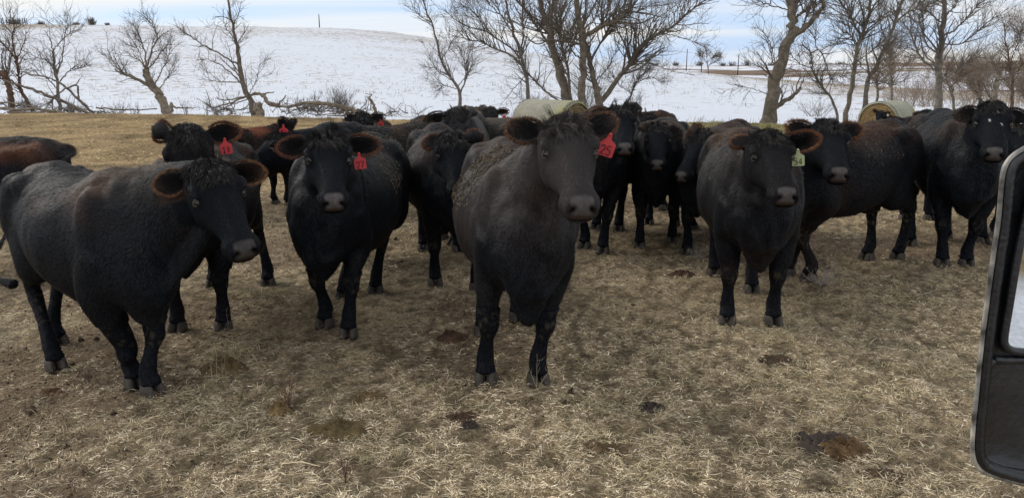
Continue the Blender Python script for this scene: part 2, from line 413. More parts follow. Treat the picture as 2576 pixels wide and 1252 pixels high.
    md = ob.modifiers.new('r', 'REMESH'); md.mode = 'VOXEL'; md.voxel_size = vox; md.adaptivity = 0
    dg = bpy.context.evaluated_depsgraph_get(); dg.update()
    m2 = bpy.data.meshes.new_from_object(ob.evaluated_get(dg), depsgraph=dg)
    bpy.data.objects.remove(ob); bpy.data.meshes.remove(me)
    V = getV(m2); E = np.empty(len(m2.edges)*2, np.int32); m2.edges.foreach_get('vertices', E); E = E.reshape(-1, 2)
    nV = len(V); deg = np.bincount(E.ravel(), minlength=nV).astype(float)
    H = (V - O) @ HM / hs                                           # head coordinates
    inhead = smooth01(-.08, .03, H[:, 0])*smooth01(.20, .155, np.abs(H[:, 1]))*smooth01(-.34, -.26, H[:, 2] + .25*np.clip(H[:, 0]-.05, -.1, 0))*(H[:, 2] < .2)*(H[:, 0] < .6)
    wsm = 1 - .82*inhead
    wsm = np.where((V[:, 2] < .5), .45, wsm)
    eard = np.full(nV, 9.); eart = np.zeros(nV); earu = np.zeros(nV); earn = np.zeros(nV)
    for base, A, Nn, U, el, sg in ears:
        r = V - base; t = r @ A / el; u = r @ U; n_ = r @ Nn
        dd = np.where((t > .05) & (t < 1.15), np.abs(u) + 0*n_, 9); dd = np.where(np.abs(n_) < .07, dd, 9); dd = np.where(dd < .1, dd, 9)
        mm = dd < eard; eard[mm] = dd[mm]; eart[mm] = t[mm]; earu[mm] = u[mm]; earn[mm] = n_[mm]
    isear = eard < 9
    wsm = np.where(isear, .22, wsm)
    itn = [26, 20, 14, 9][lod]
    for it in range(itn):
        acc = np.stack([np.bincount(E[:, 0], V[E[:, 1], c], nV) + np.bincount(E[:, 1], V[E[:, 0], c], nV) for c in range(3)], 1)/np.maximum(deg, 1)[:, None]
        V = V + (acc - V)*(wsm*.6)[:, None]
    H = (V - O) @ HM / hs
    m2.vertices.foreach_set('co', V.astype(np.float32).ravel()); m2.update()
    Nr = np.empty(nV*3, np.float32); m2.vertices.foreach_get('normal', Nr); Nr = Nr.reshape(-1, 3).astype(float)
    # coat relief: clumped winter hair, folds at the neck
    notface = 1 - inhead
    bodyw = notface*(V[:, 2] > .45)*(~isear)
    q = V*np.array([5, 7, 2.6]); rel = (fbm(q*.8, 5+spec.get('seed', 1), 2)-.5)*.052*bodyw + (fbm(q*2.2, 5+spec.get('seed', 1), 3)-.5)*.022*bodyw*smooth01(.95, 1.2, V[:, 2])*smooth01(.45, .6, fbm(V*2, 91, 2))
    foldw = smooth01(.35, .6, V[:, 0])*bodyw
    rel += foldw*np.sin((V[:, 0]*.9+np.abs(V[:, 1])*1.0 + .25*fbm(V*4, 3, 2))*62)*.0095*smooth01(1.2, 1.05, V[:, 2])*spec.get('folds', 1.0)*smooth01(.4, .6, fbm(V*3, 8, 2)) 
    rel += (fbm(V*np.array([24, 24, 7]), 9, 2)-.5)*.005*bodyw + (fbm(V*30, 4, 2)-.5)*.005*(V[:, 2] < .45)
    rel += (fbm(H*np.array([22, 45, 22]), 6, 2)-.5)*.017*smooth01(.17, .05, H[:, 0])*inhead*(H[:, 2] > -.08)
    rel += (fbm(H*np.array([9, 26, 16])+3, 8+spec.get('seed', 1), 3)-.5)*.010*smooth01(.12, .22, H[:, 0])*smooth01(.46, .40, H[:, 0])*inhead
    # nostrils, mouth, eye sockets
    nb_, dark = np.zeros(nV), np.zeros(nV)
    for sg in (-1, 1):
        hy = sg*H[:, 1]; dv1 = (hy-.046)/.0165; dv2 = (H[:, 2]+.074+.5*(hy-.046))/.020; dv3 = (H[:, 0]-.508)/.03
        g = np.exp(-(dv1**2+dv2**2+dv3**2))*(inhead > .5)
        rel -= .024*g; dark = np.maximum(dark, np.clip(g*1.7-.15, 0, 1))
        gr = np.exp(-(((hy-.066)/.012)**2+((H[:, 2]+.062)/.03)**2+dv3**2))*(inhead > .5); rel += .006*gr
        rel -= .009*np.exp(-(((H[:, 0]-.27)/.075)**2+((hy-.085)/.03)**2+((H[:, 2]+.045)/.045)**2))*(inhead > .5)
        rel -= .008*np.exp(-(((H[:, 0]-.205)/.03)**2+((hy-.115)/.03)**2+((H[:, 2]+.06)/.03)**2))*(inhead > .5)
    mz = -.132 - .02*(H[:, 0]-.5); g = np.exp(-((H[:, 2]-mz)/.007)**2)*smooth01(.30, .36, H[:, 0])*inhead
    rel -= .010*g; dark = np.maximum(dark, g*.9)
    V = V + Nr*rel[:, None]
    # ---- coat colours: base, blended darker blue-black on chest and lower body
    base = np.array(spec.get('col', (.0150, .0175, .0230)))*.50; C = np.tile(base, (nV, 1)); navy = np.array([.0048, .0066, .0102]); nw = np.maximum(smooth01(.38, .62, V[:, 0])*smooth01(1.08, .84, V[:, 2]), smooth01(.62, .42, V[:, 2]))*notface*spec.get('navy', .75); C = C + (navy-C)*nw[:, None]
    bn = fbm(V*2.2, 21+spec.get('seed', 1), 3); brown = np.array(spec.get('brown', (.042, .023, .0145)))
    bw = smooth01(1.02, 1.28, V[:, 2])*smooth01(.42, .62, bn)*spec.get('bamt', .7)*notface
    bw = np.maximum(bw, smooth01(.60, .72, bn)*.2*notface*spec.get('bamt', .7))
    C = C + (brown-C)*bw[:, None]
    if spec.get('graytop'):
        g = smooth01(1.12, 1.3, V[:, 2])*smooth01(.35, .6, fbm(V*3, 31, 2))*spec['graytop']*notface; C = C + (np.array([.07, .062, .055])-C)*g[:, None]
    dn = fbm(V*48, 40+spec.get('seed', 1), 3); muddy = spec.get('mud', .6)
    md_ = smooth01(.56, .68, dn)*np.maximum(smooth01(.50, .40, V[:, 2])*smooth01(.25, .33, V[:, 2]), .25*smooth01(.3, .1, V[:, 2]))*smooth01(.02, .2, V[:, 2])*muddy
    C = C + (np.array([.15, .115, .07])-C)*(md_*.42)[:, None]
    # muzzle
    mu = smooth01(.472, .492, H[:, 0] + .35*np.clip(H[:, 2]+.06, -1, .03))*smooth01(-.124, -.114, H[:, 2])*(H[:, 2] < .0)*smooth01(.056, .048, np.abs(H[:, 1]))*inhead
    mcol = np.array([.100, .090, .090])*(.6+.8*fbm(V*60, 2, 2))[:, None]
    mlow = smooth01(-.085, -.105, H[:, 2])[:, None]; mcol = mcol*(1-mlow) + np.array([.055, .036, .028])*mlow
    mcol = mcol*spec.get('muzc', .85); C = C*(1-mu[:, None]) + mcol*mu[:, None]
    C = C*(1-dark[:, None]) + np.array([.003, .003, .003])*dark[:, None]
    er = np.array(spec.get('rim', (.14, .070, .040)))
    if spec.get('flecks'):
        for fx, fy, fr in ((.10, .02, .016), (.19, -.035, .013), (.06, .07, .008), (.22, .05, .010), (.30, -.02, .006)):
            g = (np.hypot(H[:, 0]-fx, (H[:, 1]-fy)*1.8) < fr*(.7+.6*fbm(V*60, 5, 2)))*(H[:, 2] > -.02)*(inhead > .5)
            C = np.where(g[:, None] > 0, np.array([.42, .42, .40]), C)
    rimw = np.where(isear, smooth01(.60, .95, np.maximum(np.abs(earu)/.066, eart)), 0)*(spec.get('rimamt', 1.0))
    C = C*(1-rimw[:, None]*.14) + er*rimw[:, None]*.14
    m2.vertices.foreach_set('co', V.astype(np.float32).ravel())
    m2.polygons.foreach_set('use_smooth', [True]*len(m2.polygons)); m2.update()
    for a in list(m2.color_attributes): m2.color_attributes.remove(a)
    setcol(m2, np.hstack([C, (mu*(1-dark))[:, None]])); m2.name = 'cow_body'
    # ---- assemble
    root = empty('cow', root_w, h - math.pi/2, label=nm, cat='cow', group=spec.get('group', 'black cattle of the herd'))
    root.scale = (s, s, s)
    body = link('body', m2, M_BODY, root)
    m2.vertices.foreach_get('normal', Nb := np.empty(nV*3, np.float32)); Nb = Nb.reshape(-1, 3).astype(float)
    # eyes
    eyec = []
    if lod < 3:
        for sg in (-1, 1):
            eb = MB(); c = hd((.172, sg*.128, -.040)); d = nrm(HM @ np.array([.15, sg*.92, .30]))
            # snap to the surface: find the nearest surface point along d
            dd = np.linalg.norm(V - c, axis=1); k = np.argmin(dd); c = V[k] - Nb[k]*.0105*hs
            eb.ell(c, np.array((.022, .021, .0185))*hs, HM, nu=16, nv=10); eb.build('eye', M_EYE, root)
            lb = MB(); tt = np.linspace(0, 2*math.pi, 17)[:-1]
            eyec.append(V[k]); n0 = nrm(Nb[k]); xx = nrm(X - n0*np.dot(X, n0)); yy = np.cross(n0, xx)
            lp = [c + n0*(.0125+.002*math.cos(t))*hs + xx*(.0125*-math.cos(t) - .001)*hs + yy*.021*math.sin(t)*hs for t in tt]
            lp.append(lp[0]); lb.tube(lp, [.0040*hs]*len(lp), n=6, up=n0); lb.tube([c + n0*(.0155)*hs - xx*.0125*hs*math.cos(a_) + yy*.024*math.sin(a_)*hs for a_ in np.linspace(-1.5, 1.5, 9)], [.004*hs*(1-abs(q_)*.12)+.002*hs for q_ in range(-4, 5)], n=7, up=n0); lb.build('eyelid', M_LID, root)
    # hooves: two claws each
    for F, yaw in ((FR, -.12), (FL, .12), (HR, -.1), (HL, .1)):
        hb = MB(); F = np.array([F[0], F[1], 0])
        for sg in (-1, 1):
            rings = []
            for z, x0, x1, hwid in ((-.006, -.058, .086, .033), (.016, -.060, .080, .034), (.040, -.056, .066, .032), (.060, -.050, .052, .028), (.070, -.04, .04, .02)):
                a = np.arange(16)*2*math.pi/16; cx, lx = (x0+x1)/2, (x1-x0)/2
                xx = cx + lx*np.sign(np.cos(a))*np.abs(np.cos(a))**.8
                yy = hwid*np.sign(np.sin(a))*np.abs(np.sin(a))**.8*(1 - .38*np.clip(np.cos(a), 0, 1)) + sg*(.0335)
                xr = xx*math.cos(yaw+sg*.05) - yy*math.sin(yaw+sg*.05); yr = xx*math.sin(yaw+sg*.05) + yy*math.cos(yaw+sg*.05)
                rings.append(np.stack([xr, yr, np.full(16, z-.004)], 1) + F)
            hb.loft(rings)
        hb.build('hoof', M_HOOF, root)
    # ear tag
    if 'tag' in spec:
        txt, mt, side, tt, dx = spec['tag']
        base, A, Nn, U, el, sg = ears[0 if side == 'R' else 1]
        pin = base + A*el*tt + U*dx
        camd = nrm(toL([0, 0, CAM_H]) - pin); pin = pin + camd*spec.get('tagoff', .028)
        ear_tag(root, pin, np.array([0, 0, -1.]) + A*.10 - Nn*.03 + np.array(spec.get('tagdir', (0, 0, 0))), camd*.8+Nn*.4, txt, {'r': M_TAGR, 'g': M_TAGG, 'w': M_TAGW}[mt], spec.get('tagsize', .075))
    # ---- hair
    F4 = np.empty(len(m2.polygons)*4, np.int32); okq = len(m2.loops) == len(m2.polygons)*4
    m2.loops.foreach_get('vertex_index', Lp := np.empty(len(m2.loops), np.int32))
    idx = np.arange(nV)
    nf = [150000, 70000, 16000, 3000][lod]
    camL = toL([0, 0, CAM_H]); facing = np.einsum('ij,ij->i', Nb, nrm(camL - V)) > -.45
    pk = idx[facing & (V[:, 2] > .085) & (mu < .3) & (dark < .3) & (np.min([np.linalg.norm(V-q_, axis=1) for q_ in eyec] + [np.full(nV, 9.)], axis=0) > .027)]
    pw = np.where(inhead[pk] > .5, 1.3, 1.0)*np.where(V[pk, 2] < .5, .8, 1.0); pw = pw/pw.sum()
    ch = rs.choice(pk, nf, p=pw)
    p = V[ch] + rs.normal(0, vox*.5, (nf, 3)); n_ = Nb[ch]; p = p - n_*np.einsum('ij,ij->i', p - V[ch], n_)[:, None] - n_*.002
    g = np.tile(np.array([-.85, 0, -.55]), (nf, 1)); g[:, 1] = 0
    g = np.where(V[ch, 2:3] < .55, np.array([-.15, 0, -1.]), g)
    hface = (X*.75)[None] + 1.4*HM[:, 1][None]*H[ch, 1:2]*4 
    g = np.where(inhead[ch, None] > .5, hface, g)
    g = np.where((isear[ch])[:, None], nrm(V[ch]-np.array([e[0] for e in ears]).mean(0)), g)
    wv = np.stack([fbm(V[ch]*np.array([6, 6, 4])+31*i, 60+i, 2)-.5 for i in range(3)], 1)
    g = g + wv*1.15 + rs.normal(0, .26, (nf, 3)); g = nrm(g - n_*np.einsum('ij,ij->i', g, n_)[:, None])
    ln = np.where(inhead[ch] > .5, .012, .024)*rs.uniform(.6, 1.3, nf)*np.where(V[ch, 2] < .5, .7, 1)*(1 + .4*bodyw[ch]*smooth01(.5, .7, fbm(V[ch]*4, 3, 2)))
    ln = np.where(isear[ch], .016, ln)
    lift = np.where(isear[ch], .55, rs.uniform(.10, .30, nf)); lift = np.where(inhead[ch] > .5, lift*.6, lift)
    d = nrm(g + n_*lift[:, None]); sd_ = nrm(np.cross(n_, d)); wd = np.array([.0017, .0023, .004, .007])[lod]
    pts = np.stack([p, p + nrm(g*.7+n_*lift[:, None]*1.3)*(ln*.5)[:, None], p + d*ln[:, None]], 1)
    Vf, Ff = ribbons(pts, np.stack([np.full(nf, wd), np.full(nf, wd*.8), np.full(nf, wd*.12)], 1), sd_)
    clump = (.78+.50*smooth01(.3, .72, fbm(V[ch]*np.array([48, 48, 9])+7, 71, 2)))[:, None]; clump = np.where(inhead[ch, None] > .5, .6+.9*smooth01(.32, .68, fbm(V[ch]*np.array([40, 40, 24]), 73, 2))[:, None], clump); cf = C[ch]*rs.uniform(.6, 1.7, (nf, 1))*clump; cf = np.where(rs.rand(nf, 1) < .03*spec.get('bamt', .7), brown*1.1, cf)
    link('coat_hair', npmesh('coat', Vf, Ff, True, np.repeat(cf, 6, 0)), M_FUR, root)
    # ear fringe and forelock in one hair mesh each
    Pl, Wl, Sl, Cl = [], [], [], []
    nfr = [3200, 2000, 500, 120][lod]; wr = [.0012, .0016, .0035, .007][lod]
    for base, A, Nn, U, el, sg in ears:
        t = rs.uniform(0, 1, nfr); ang = rs.uniform(0, 1, nfr)
        # rim curve: parameter along one edge, round the tip, and back
        uu = rs.uniform(-1, 1, nfr); tt = 1-np.abs(uu)*.88; side = np.sign(uu)
        wdt = np.interp(tt, [0, .14, .3, .48, .66, .82, .93, 1.0], [.032, .042, .055, .063, .059, .045, .028, .006])*hs
        c = base + np.outer(tt*el, A) - np.outer(.02*np.sin(math.pi*tt), Nn) + np.outer(side*wdt*.96, U) + np.outer(rs.uniform(-.004, .014, nfr), Nn)
        od = nrm(np.outer(side*(1-np.clip((tt-.75)*3.5, 0, 1)), U) + np.outer(.25+np.clip((tt-.6)*3, 0, 1.5), A))
        od = nrm(od + rs.normal(0, .42, (nfr, 3)) + .25*Nn)
        lnn = rs.uniform(.008, .026, nfr)*(.75+.5*tt)*hs*spec.get('fringe', 1.0)
        Pl.append(np.stack([c, c+od*(lnn*.5)[:, None], c+nrm(od+np.array([0, 0, -.25]))*lnn[:, None]], 1)); Wl.append(np.tile([wr, wr*.8, wr*.2], (nfr, 1)))
        Sl.append(nrm(np.cross(od, nrm(camL-c)))); cc = np.where(rs.rand(nfr, 1) < ((.18+.62*tt)*spec.get('rimamt', 1.0))[:, None], er*1.15*rs.uniform(.3, 1.7, (nfr, 1)), base*0 + np.array([.016, .012, .010])); Cl.append(cc)
        # dark hair inside the ear
        ni = nfr//2; t2 = rs.uniform(.15, .9, ni); u2 = rs.uniform(-.8, .8, ni); w2 = np.interp(t2, [0, .3, .6, .8, 1], [.03, .056, .067, .05, .01])*hs
        c = base + np.outer(t2*el, A) + np.outer(u2*w2, U) - np.outer(.035*(1-u2*u2), Nn)
        od = nrm(np.outer(np.sign(u2)*-.2, U) + A*.6 + Nn*.9 + rs.normal(0, .3, (ni, 3))); l2 = rs.uniform(.02, .045, ni)
        Pl.append(np.stack([c, c+od*(l2*.5)[:, None], c+od*l2[:, None]], 1)); Wl.append(np.tile([wr, wr*.8, wr*.2], (ni, 1))); Sl.append(nrm(np.cross(od, nrm(camL-c))))
        Cl.append(np.tile([.009, .008, .008], (ni, 1))*rs.uniform(.6, 1.6, (ni, 1)))
    pp, ww, ss, cc = map(np.concatenate, (Pl, Wl, Sl, Cl))
    Vf, Ff = ribbons(pp, ww, ss); link('ear_hair', npmesh('earhair', Vf, Ff, True, np.repeat(cc, 6, 0)), M_FUR, root)
    if lod < 3:
        ng = [230, 150, 70][lod]; nh = [22, 16, 8][lod]; gl = []
        gx = rs.uniform(-.09, .12, ng); gy = rs.uniform(-.105, .105, ng)*np.where(gx > .07, .7, 1)
        for i in range(ng):
            cx, cy = gx[i], gy[i]
            st = hd((cx, cy, .03 - .9*cy*cy*4 - .18*max(0, -cx)))
            k = np.argmin(((V-st)**2).sum(1)); st = V[k]; nn = Nb[k]
            out_d = nrm(HM @ np.array([.5+cx*4, cy*9+rs.normal(0, .3), .2])); ll = rs.uniform(.022, .056)*hs*spec.get('lock', 1.0)
            wild = rs.rand() < .035*spec.get('lock', 1.0)
            if wild: out_d = nrm(out_d*.5 + np.array([0, 0, 1.3]) + rs.normal(0, .35, 3)); ll *= 1.3
            curl = rs.normal(0, .75, 3)
            pts = [st - nn*.003]; dcur = nrm(nn*(1.0 if wild else .33) + out_d*.9)
            for q_ in range(4):
                pts.append(pts[-1] + dcur*ll/4); dcur = nrm(dcur + (out_d*.35 + np.array([0, 0, -.25 if not wild else -.05]) - nn*(.42 if not wild else .05) + curl*.35))
            gl.append(pts)
        gl = np.array(gl); n2 = ng*nh; gi = np.repeat(np.arange(ng), nh)
        hp = gl[gi] + rs.normal(0, .006, (n2, 1, 3)) + rs.normal(0, 1, (n2, 1, 3))*np.linspace(0.0, .007, 5)[None, :, None]
        wl = np.tile(np.linspace(1, .25, 5)*[.0022, .0028, .005][lod], (n2, 1))
        sdv = nrm(np.cross(hp[:, -1]-hp[:, 0], nrm(camL - hp[:, 0])+rs.normal(0, .3, (n2, 3))))
        Vf, Ff = ribbons(hp, wl, sdv); hc = np.array(spec.get('lockcol', (.014, .012, .012)))*.55
        link('forelock', npmesh('forelock', Vf, Ff, True, np.repeat(hc*rs.uniform(.5, 2.0, (n2, 1)), 10, 0)), M_FUR, root)
    # loose hay lying on the back: rests on the cow, so it is its own thing
    if spec.get('hay'):
        x0, x1, amt, hl = spec['hay']
        if isinstance(x0, tuple): reg = (np.abs(V[:, 0]-x0[0]) < x0[1])
        else: reg = (V[:, 0] > x0) & (V[:, 0] < x1)
        reg = reg & (Nb[:, 2] > .25) & (notface > .9) & (fbm(V*6, 77, 2) > .45) & (V[:, 2] > .95) & (~isear) & ((V[:, 1]*spec.get('hayside', 0)) > -.1*abs(spec.get('hayside', 0)) - 1*(spec.get('hayside', 0) == 0))
        kk = idx[reg]
        if len(kk):
            ch = rs.choice(kk, amt); n_ = Nb[ch]; p = V[ch] + n_*rs.uniform(.004, .022, (amt, 1)) + rs.normal(0, .006, (amt, 3))
            d = rs.normal(0, 1, (amt, 3)); d = nrm(d - n_*np.einsum('ij,ij->i', d, n_)[:, None]*.85); l_ = rs.uniform(.008, .030, (amt, 1))
            pts = np.stack([p, p + d*l_*.5 + n_*.003, p + d*l_], 1); Vf, Ff = ribbons(pts, np.tile([.0028, .0032, .0024], (amt, 1)), nrm(np.cross(d, nrm(camL-p))))
            hc = np.array([.17, .125, .075])*rs.uniform(.05, 1.0, (amt, 1))**1.8*1.3
            Vw = root_w + (Vf @ Rm.T)*s
            o = link('loose_hay', npmesh('hay', Vw, Ff, True, np.repeat(hc, 6, 0)), M_HAY)
            tag(o, hl, 'hay', kind='stuff')
    return root
# ------------------------------------------------------------------ terrain
RIDGE_PX = np.array([(-1400, 60), (-400, 64), (0, 70), (400, 72), (850, 76), (1000, 86), (1130, 105), (1300, 131), (1450, 151), (1584, 168), (1800, 189), (1980, 205), (2200, 228), (2576, 250), (3400, 262)], float)
RY = 150.0
RX = (RIDGE_PX[:, 0]-1288)/FOC*RY; RZ = CAM_H + (HORIZ - RIDGE_PX[:, 1])/FOC*RY
def edge_y(x):          # far edge of the trampled pasture
    return 25.5 + .8*np.sin(np.asarray(x)*.13+1) + 1.0*(fbm(np.stack([np.asarray(x)*.35, np.zeros_like(x)], 1), 3, 3)-.5)
def h_pasture(x, y):
    x = np.asarray(x, float); y = np.asarray(y, float); p = np.stack([x, y], 1)
    t = smooth01(9, 25, y)
    tilt = np.interp(x, [-18, -10, -4, 1, 8, 13, 25], [.30, .26, .10, .0, -.04, -.30, -.35])*t
    lip = .08*np.exp(-((y-24.6)/.7)**2)
    amp = .5 + .9*smooth01(9, 16, y)
    n = (fbm(p*.55, 11, 3)-.5)*.05*amp + (fbm(p*3.1, 12, 3)-.5)*.042*amp + (fbm(p*9, 13, 3)-.5)*.034
    cx, cy = np.floor(x/.33), np.floor(y/.33); z0 = np.zeros_like(cx); r1 = _h(cx, cy, z0, 201); r2 = _h(cx, cy, z0, 202); r3 = _h(cx, cy, z0, 203); r4 = _h(cx, cy, z0, 204)
    ux = (x/.33-cx-.35-.3*r2)*.33; uy = (y/.33-cy-.35-.3*r3)*.33; th = r4*3.14; a = ux*np.cos(th)+uy*np.sin(th); b = -ux*np.sin(th)+uy*np.cos(th)
    q = np.sqrt((a/.062)**2+(b/.050)**2); pr = np.where(r1 > .42, -.026*np.exp(-q**4*.8)+.014*np.exp(-((q-1.35)/.28)**2), 0)*smooth01(13, 10, y)
    return tilt + lip + n + pr - .004
def h_snow(x, y):
    x = np.asarray(x, float); y = np.asarray(y, float); p = np.stack([x, y], 1)
    z0 = np.interp(x, [-30, -18, -4, 1, 10, 20, 40], [.02, .02, -.10, -.16, -.45, -.75, -.9])
    rz = np.interp(x, RX, RZ)
    t = np.clip((y-36)/(RY-36), 0, 1); prof = t**1.15*(1.22-.22*t)
    z = z0 + (rz-z0)*prof
    z = np.where(y > RY, rz - (y-RY)**1.25*.035, z)
    return z + (fbm(p*.05, 5, 3)-.5)*.6*smooth01(40, 80, y)*(y < RY+40) + (fbm(p*.4, 6, 3)-.5)*.10*smooth01(26, 40, y)
def grid(xs, ys):
    X, Y = np.meshgrid(xs, ys); nx, ny = len(xs), len(ys)
    i = (np.arange(ny-1)[:, None]*nx + np.arange(nx-1)[None]).ravel()
    return X.ravel(), Y.ravel(), np.stack([i, i+1, i+1+nx, i+nx], 1)
def spread(a, b, n, p=1.6):
    return a + (b-a)*np.linspace(0, 1, n)**p
# pasture colours follow what lies there: dry trampled grass, bare soil, dung-darkened soil
def pasture_col(x, y):
    p = np.stack([x, y], 1)
    soil = smooth01(.50, .66, fbm(p*.8+3, 31, 4)); fine = fbm(p*14, 32, 3)[:, None]; mid = fbm(p*3.3, 33, 3)[:, None]
    grass = np.array([.29, .225, .14]); dirt = np.array([.175, .128, .085]); pale = np.array([.42, .345, .225])
    vf = smooth01(.33, .62, fbm(np.stack([x, y*.8], 1)*21, 91, 2))[:, None]*(y < 14)[:, None]*.65 + .5; grass = grass*vf; pale = pale*vf
    c = grass*(.55+.9*fine); c = c*(1-soil[:, None]*.75) + dirt*(.7+.6*fine)*soil[:, None]*.75
    pl = smooth01(.56, .72, fbm(p*1.1+9, 36, 3))[:, None]*(1-soil[:, None]); c = c*(1-pl*.6)+pale*(.6+.8*fine)*pl*.6
    far = smooth01(9, 15, y)[:, None]; fc = np.array([.27, .195, .105])*(.30+1.4*fbm(p*1.6, 38, 4)[:, None])*(.6+.8*mid); c = c*(1-far)+fc*far
    hay = (smooth01(2.5, 6, x)*smooth01(15, 19, y))[:, None]; c = c*(1-hay) + np.array([.21, .185, .085])*(.6+.8*mid)*hay
    return c
xs = np.concatenate([-spread(9.5, 70, 60)[::-1], np.arange(-9.4, 9.41, .04), spread(9.5, 70, 60)])
ys = np.concatenate([-spread(.5, 60, 30)[::-1], np.arange(0, 11, .04), np.arange(11, 25.9, .12)])
X, Y, F = grid(xs, ys)
last = Y > 25.6; Yw = Y.copy()
ey = edge_y(X); k = smooth01(17, 25.8, Y); Yw = Y + (ey-25.5)*k
Z = h_pasture(X, Yw); Z = np.where(last, Z-.35, Z)
Cg = pasture_col(X, Yw)
behind = smooth01(.5, -2.5, Y)*smooth01(.50, .56, fbm(np.stack([X, Y], 1)*.35, 44, 4))     # snow still lying round the truck
Cg = Cg*(1-behind[:, None]) + np.array([.60, .62, .68])*behind[:, None]
M_GROUND = pmat('pasture_soil', rough=.95, spec=.12, vcol=True, noise=(34, .55, 1.5), bump=(52, 1.0, .035))
tag(link('pasture_ground', npmesh('pasture', np.stack([X, Yw, Z], 1), F, True, Cg), M_GROUND), kind='structure', label='trampled brown winter pasture ground with soil and dry grass')
# snow field with dead grass showing through
M_SNOW = bpy.data.materials.new('snow'); M_SNOW.use_nodes = True; nt = M_SNOW.node_tree; b = nt.nodes['Principled BSDF']
b.inputs['Roughness'].default_value = .8; b.inputs['Specular IOR Level'].default_value = .2
tcn = N(nt, 'ShaderNodeTexCoord'); at = N(nt, 'ShaderNodeAttribute', attribute_name='Col')
def nse(scale, sx, sy, det=5):
    m = N(nt, 'ShaderNodeMapping'); m.inputs['Scale'].default_value = (sx, sy, 1); L(nt, tcn.outputs['Object'], m.inputs[0])
    z = N(nt, 'ShaderNodeTexNoise'); z.inputs['Scale'].default_value = scale; z.inputs['Detail'].default_value = det; z.inputs['Roughness'].default_value = .65
    L(nt, m.outputs[0], z.inputs['Vector']); return z.outputs['Fac']
n1 = nse(1.7, .8, 1.1, 8); n2 = nse(.05, 1, 1, 4)
sep2 = N(nt, 'ShaderNodeSeparateColor'); L(nt, at.outputs['Color'], sep2.inputs[0])      # R: how much grass pokes through
a1 = N(nt, 'ShaderNodeMath', operation='MULTIPLY'); a1.inputs[1].default_value = .42; L(nt, n2, a1.inputs[0])
a2 = N(nt, 'ShaderNodeMath', operation='ADD'); L(nt, n1, a2.inputs[0]); L(nt, a1.outputs[0], a2.inputs[1])
a3 = N(nt, 'ShaderNodeMath', operation='ADD'); L(nt, a2.outputs[0], a3.inputs[0]); L(nt, sep2.outputs[0], a3.inputs[1])
mrr = N(nt, 'ShaderNodeMapRange'); mrr.inputs[1].default_value = .905; mrr.inputs[2].default_value = .985; L(nt, a3.outputs[0], mrr.inputs[0])
mm = N(nt, 'ShaderNodeMix', data_type='RGBA'); mm.inputs[6].default_value = (.59, .63, .71, 1); mm.inputs[7].default_value = (.30, .25, .20, 1)
L(nt, mrr.outputs[0], mm.inputs[0])
n3 = nse(.3, 1, 1, 3); mr3 = N(nt, 'ShaderNodeMapRange'); mr3.inputs[3].default_value = .93; mr3.inputs[4].default_value = 1.03; L(nt, n3, mr3.inputs[0])
vs = N(nt, 'ShaderNodeVectorMath', operation='SCALE'); L(nt, mm.outputs[2], vs.inputs[0]); L(nt, mr3.outputs[0], vs.inputs['Scale'])
L(nt, vs.outputs[0], b.inputs['Base Color'])
bp = N(nt, 'ShaderNodeBump'); bp.inputs['Strength'].default_value = .35; bp.inputs['Distance'].default_value = .12; L(nt, n1, bp.inputs['Height']); L(nt, bp.outputs[0], b.inputs['Normal'])
xs = np.concatenate([-spread(60, 420, 50)[::-1], np.arange(-59, 59.1, .8), spread(60, 420, 50)])
ys = np.concatenate([[24.2, 25.0], np.arange(25.8, 60, .6), np.arange(60, 150, 1.5), np.arange(150, 175, 1.0), spread(176, 330, 40)])
X, Y, F = grid(xs, ys); Z = h_snow(X, Y); Z = np.where(Y < 25.5, Z-.35, Z)
p = np.stack([X, Y], 1)
m1 = np.full(len(X), .13)
m1 += .03*smooth01(110, 150, Y)*smooth01(40, -60, X) + .03*smooth01(60, 110, Y) + .35*smooth01(149.0, 150.5, Y)*(fbm(p*.06, 9, 3) > .45)*smooth01(45, 25, X)
m1 += .22*smooth01(20, 45, X)*smooth01(40, 60, Y) + .30*smooth01(28, 26, Y)*(fbm(p*.9, 4, 3)) - .10*smooth01(45, 30, Y)*(Y > 28)
m1 += .22*smooth01(-70, -95, X)*smooth01(120, 146, Y)
bs = (RX[9]-3); m1 += np.where((X > 20) & (np.abs(Y-RY-2) < 5), .5, 0)
tag(link('snow_field', npmesh('snow', np.stack([X, Y, Z], 1), F, True, np.stack([m1, m1*0, m1*0], 1)), M_SNOW), kind='structure', label='snow covered hillside with dead grass poking through')
# distant low hills with brown crop strips
M_FAR = pmat('far_fields', rough=.95, spec=.1, vcol=True, noise=(.05, .85, 1.15))
xs = np.arange(-900, 901, 6.0); ys = np.concatenate([np.arange(190, 420, 3.5), np.arange(420, 900, 9.0)])
X, Y, F = grid(xs, ys); p = np.stack([X, Y], 1)
base_t = np.clip((Y-200)/480, 0, 1)
top = np.interp(X/np.maximum(Y, 1)*FOC+1288, [1200, 1700, 2000, 2300, 2576, 3200], [162, 166, 163, 158, 154, 150])
Z = -3.2 + (CAM_H + (HORIZ-top)/FOC*680 + 3.2)*base_t**.85 + (fbm(p*.012, 7, 3)-.5)*5.0*smooth01(200, 300, Y)*smooth01(680, 560, Y); Z = np.where(Y > 690, Z - (Y-690)*.03, Z)
band = fbm(np.stack([X*.006+Y*.002, Y*.028], 1), 15, 3); fine = fbm(p*.12, 16, 3)
brown = smooth01(.50, .54, band + .16*(fine-.5) + .10*smooth01(120, 300, X))[:, None]
col_ = np.array([.60, .62, .69])*(1-brown) + np.array([.16, .115, .085])*(.7+.6*fine[:, None])*brown
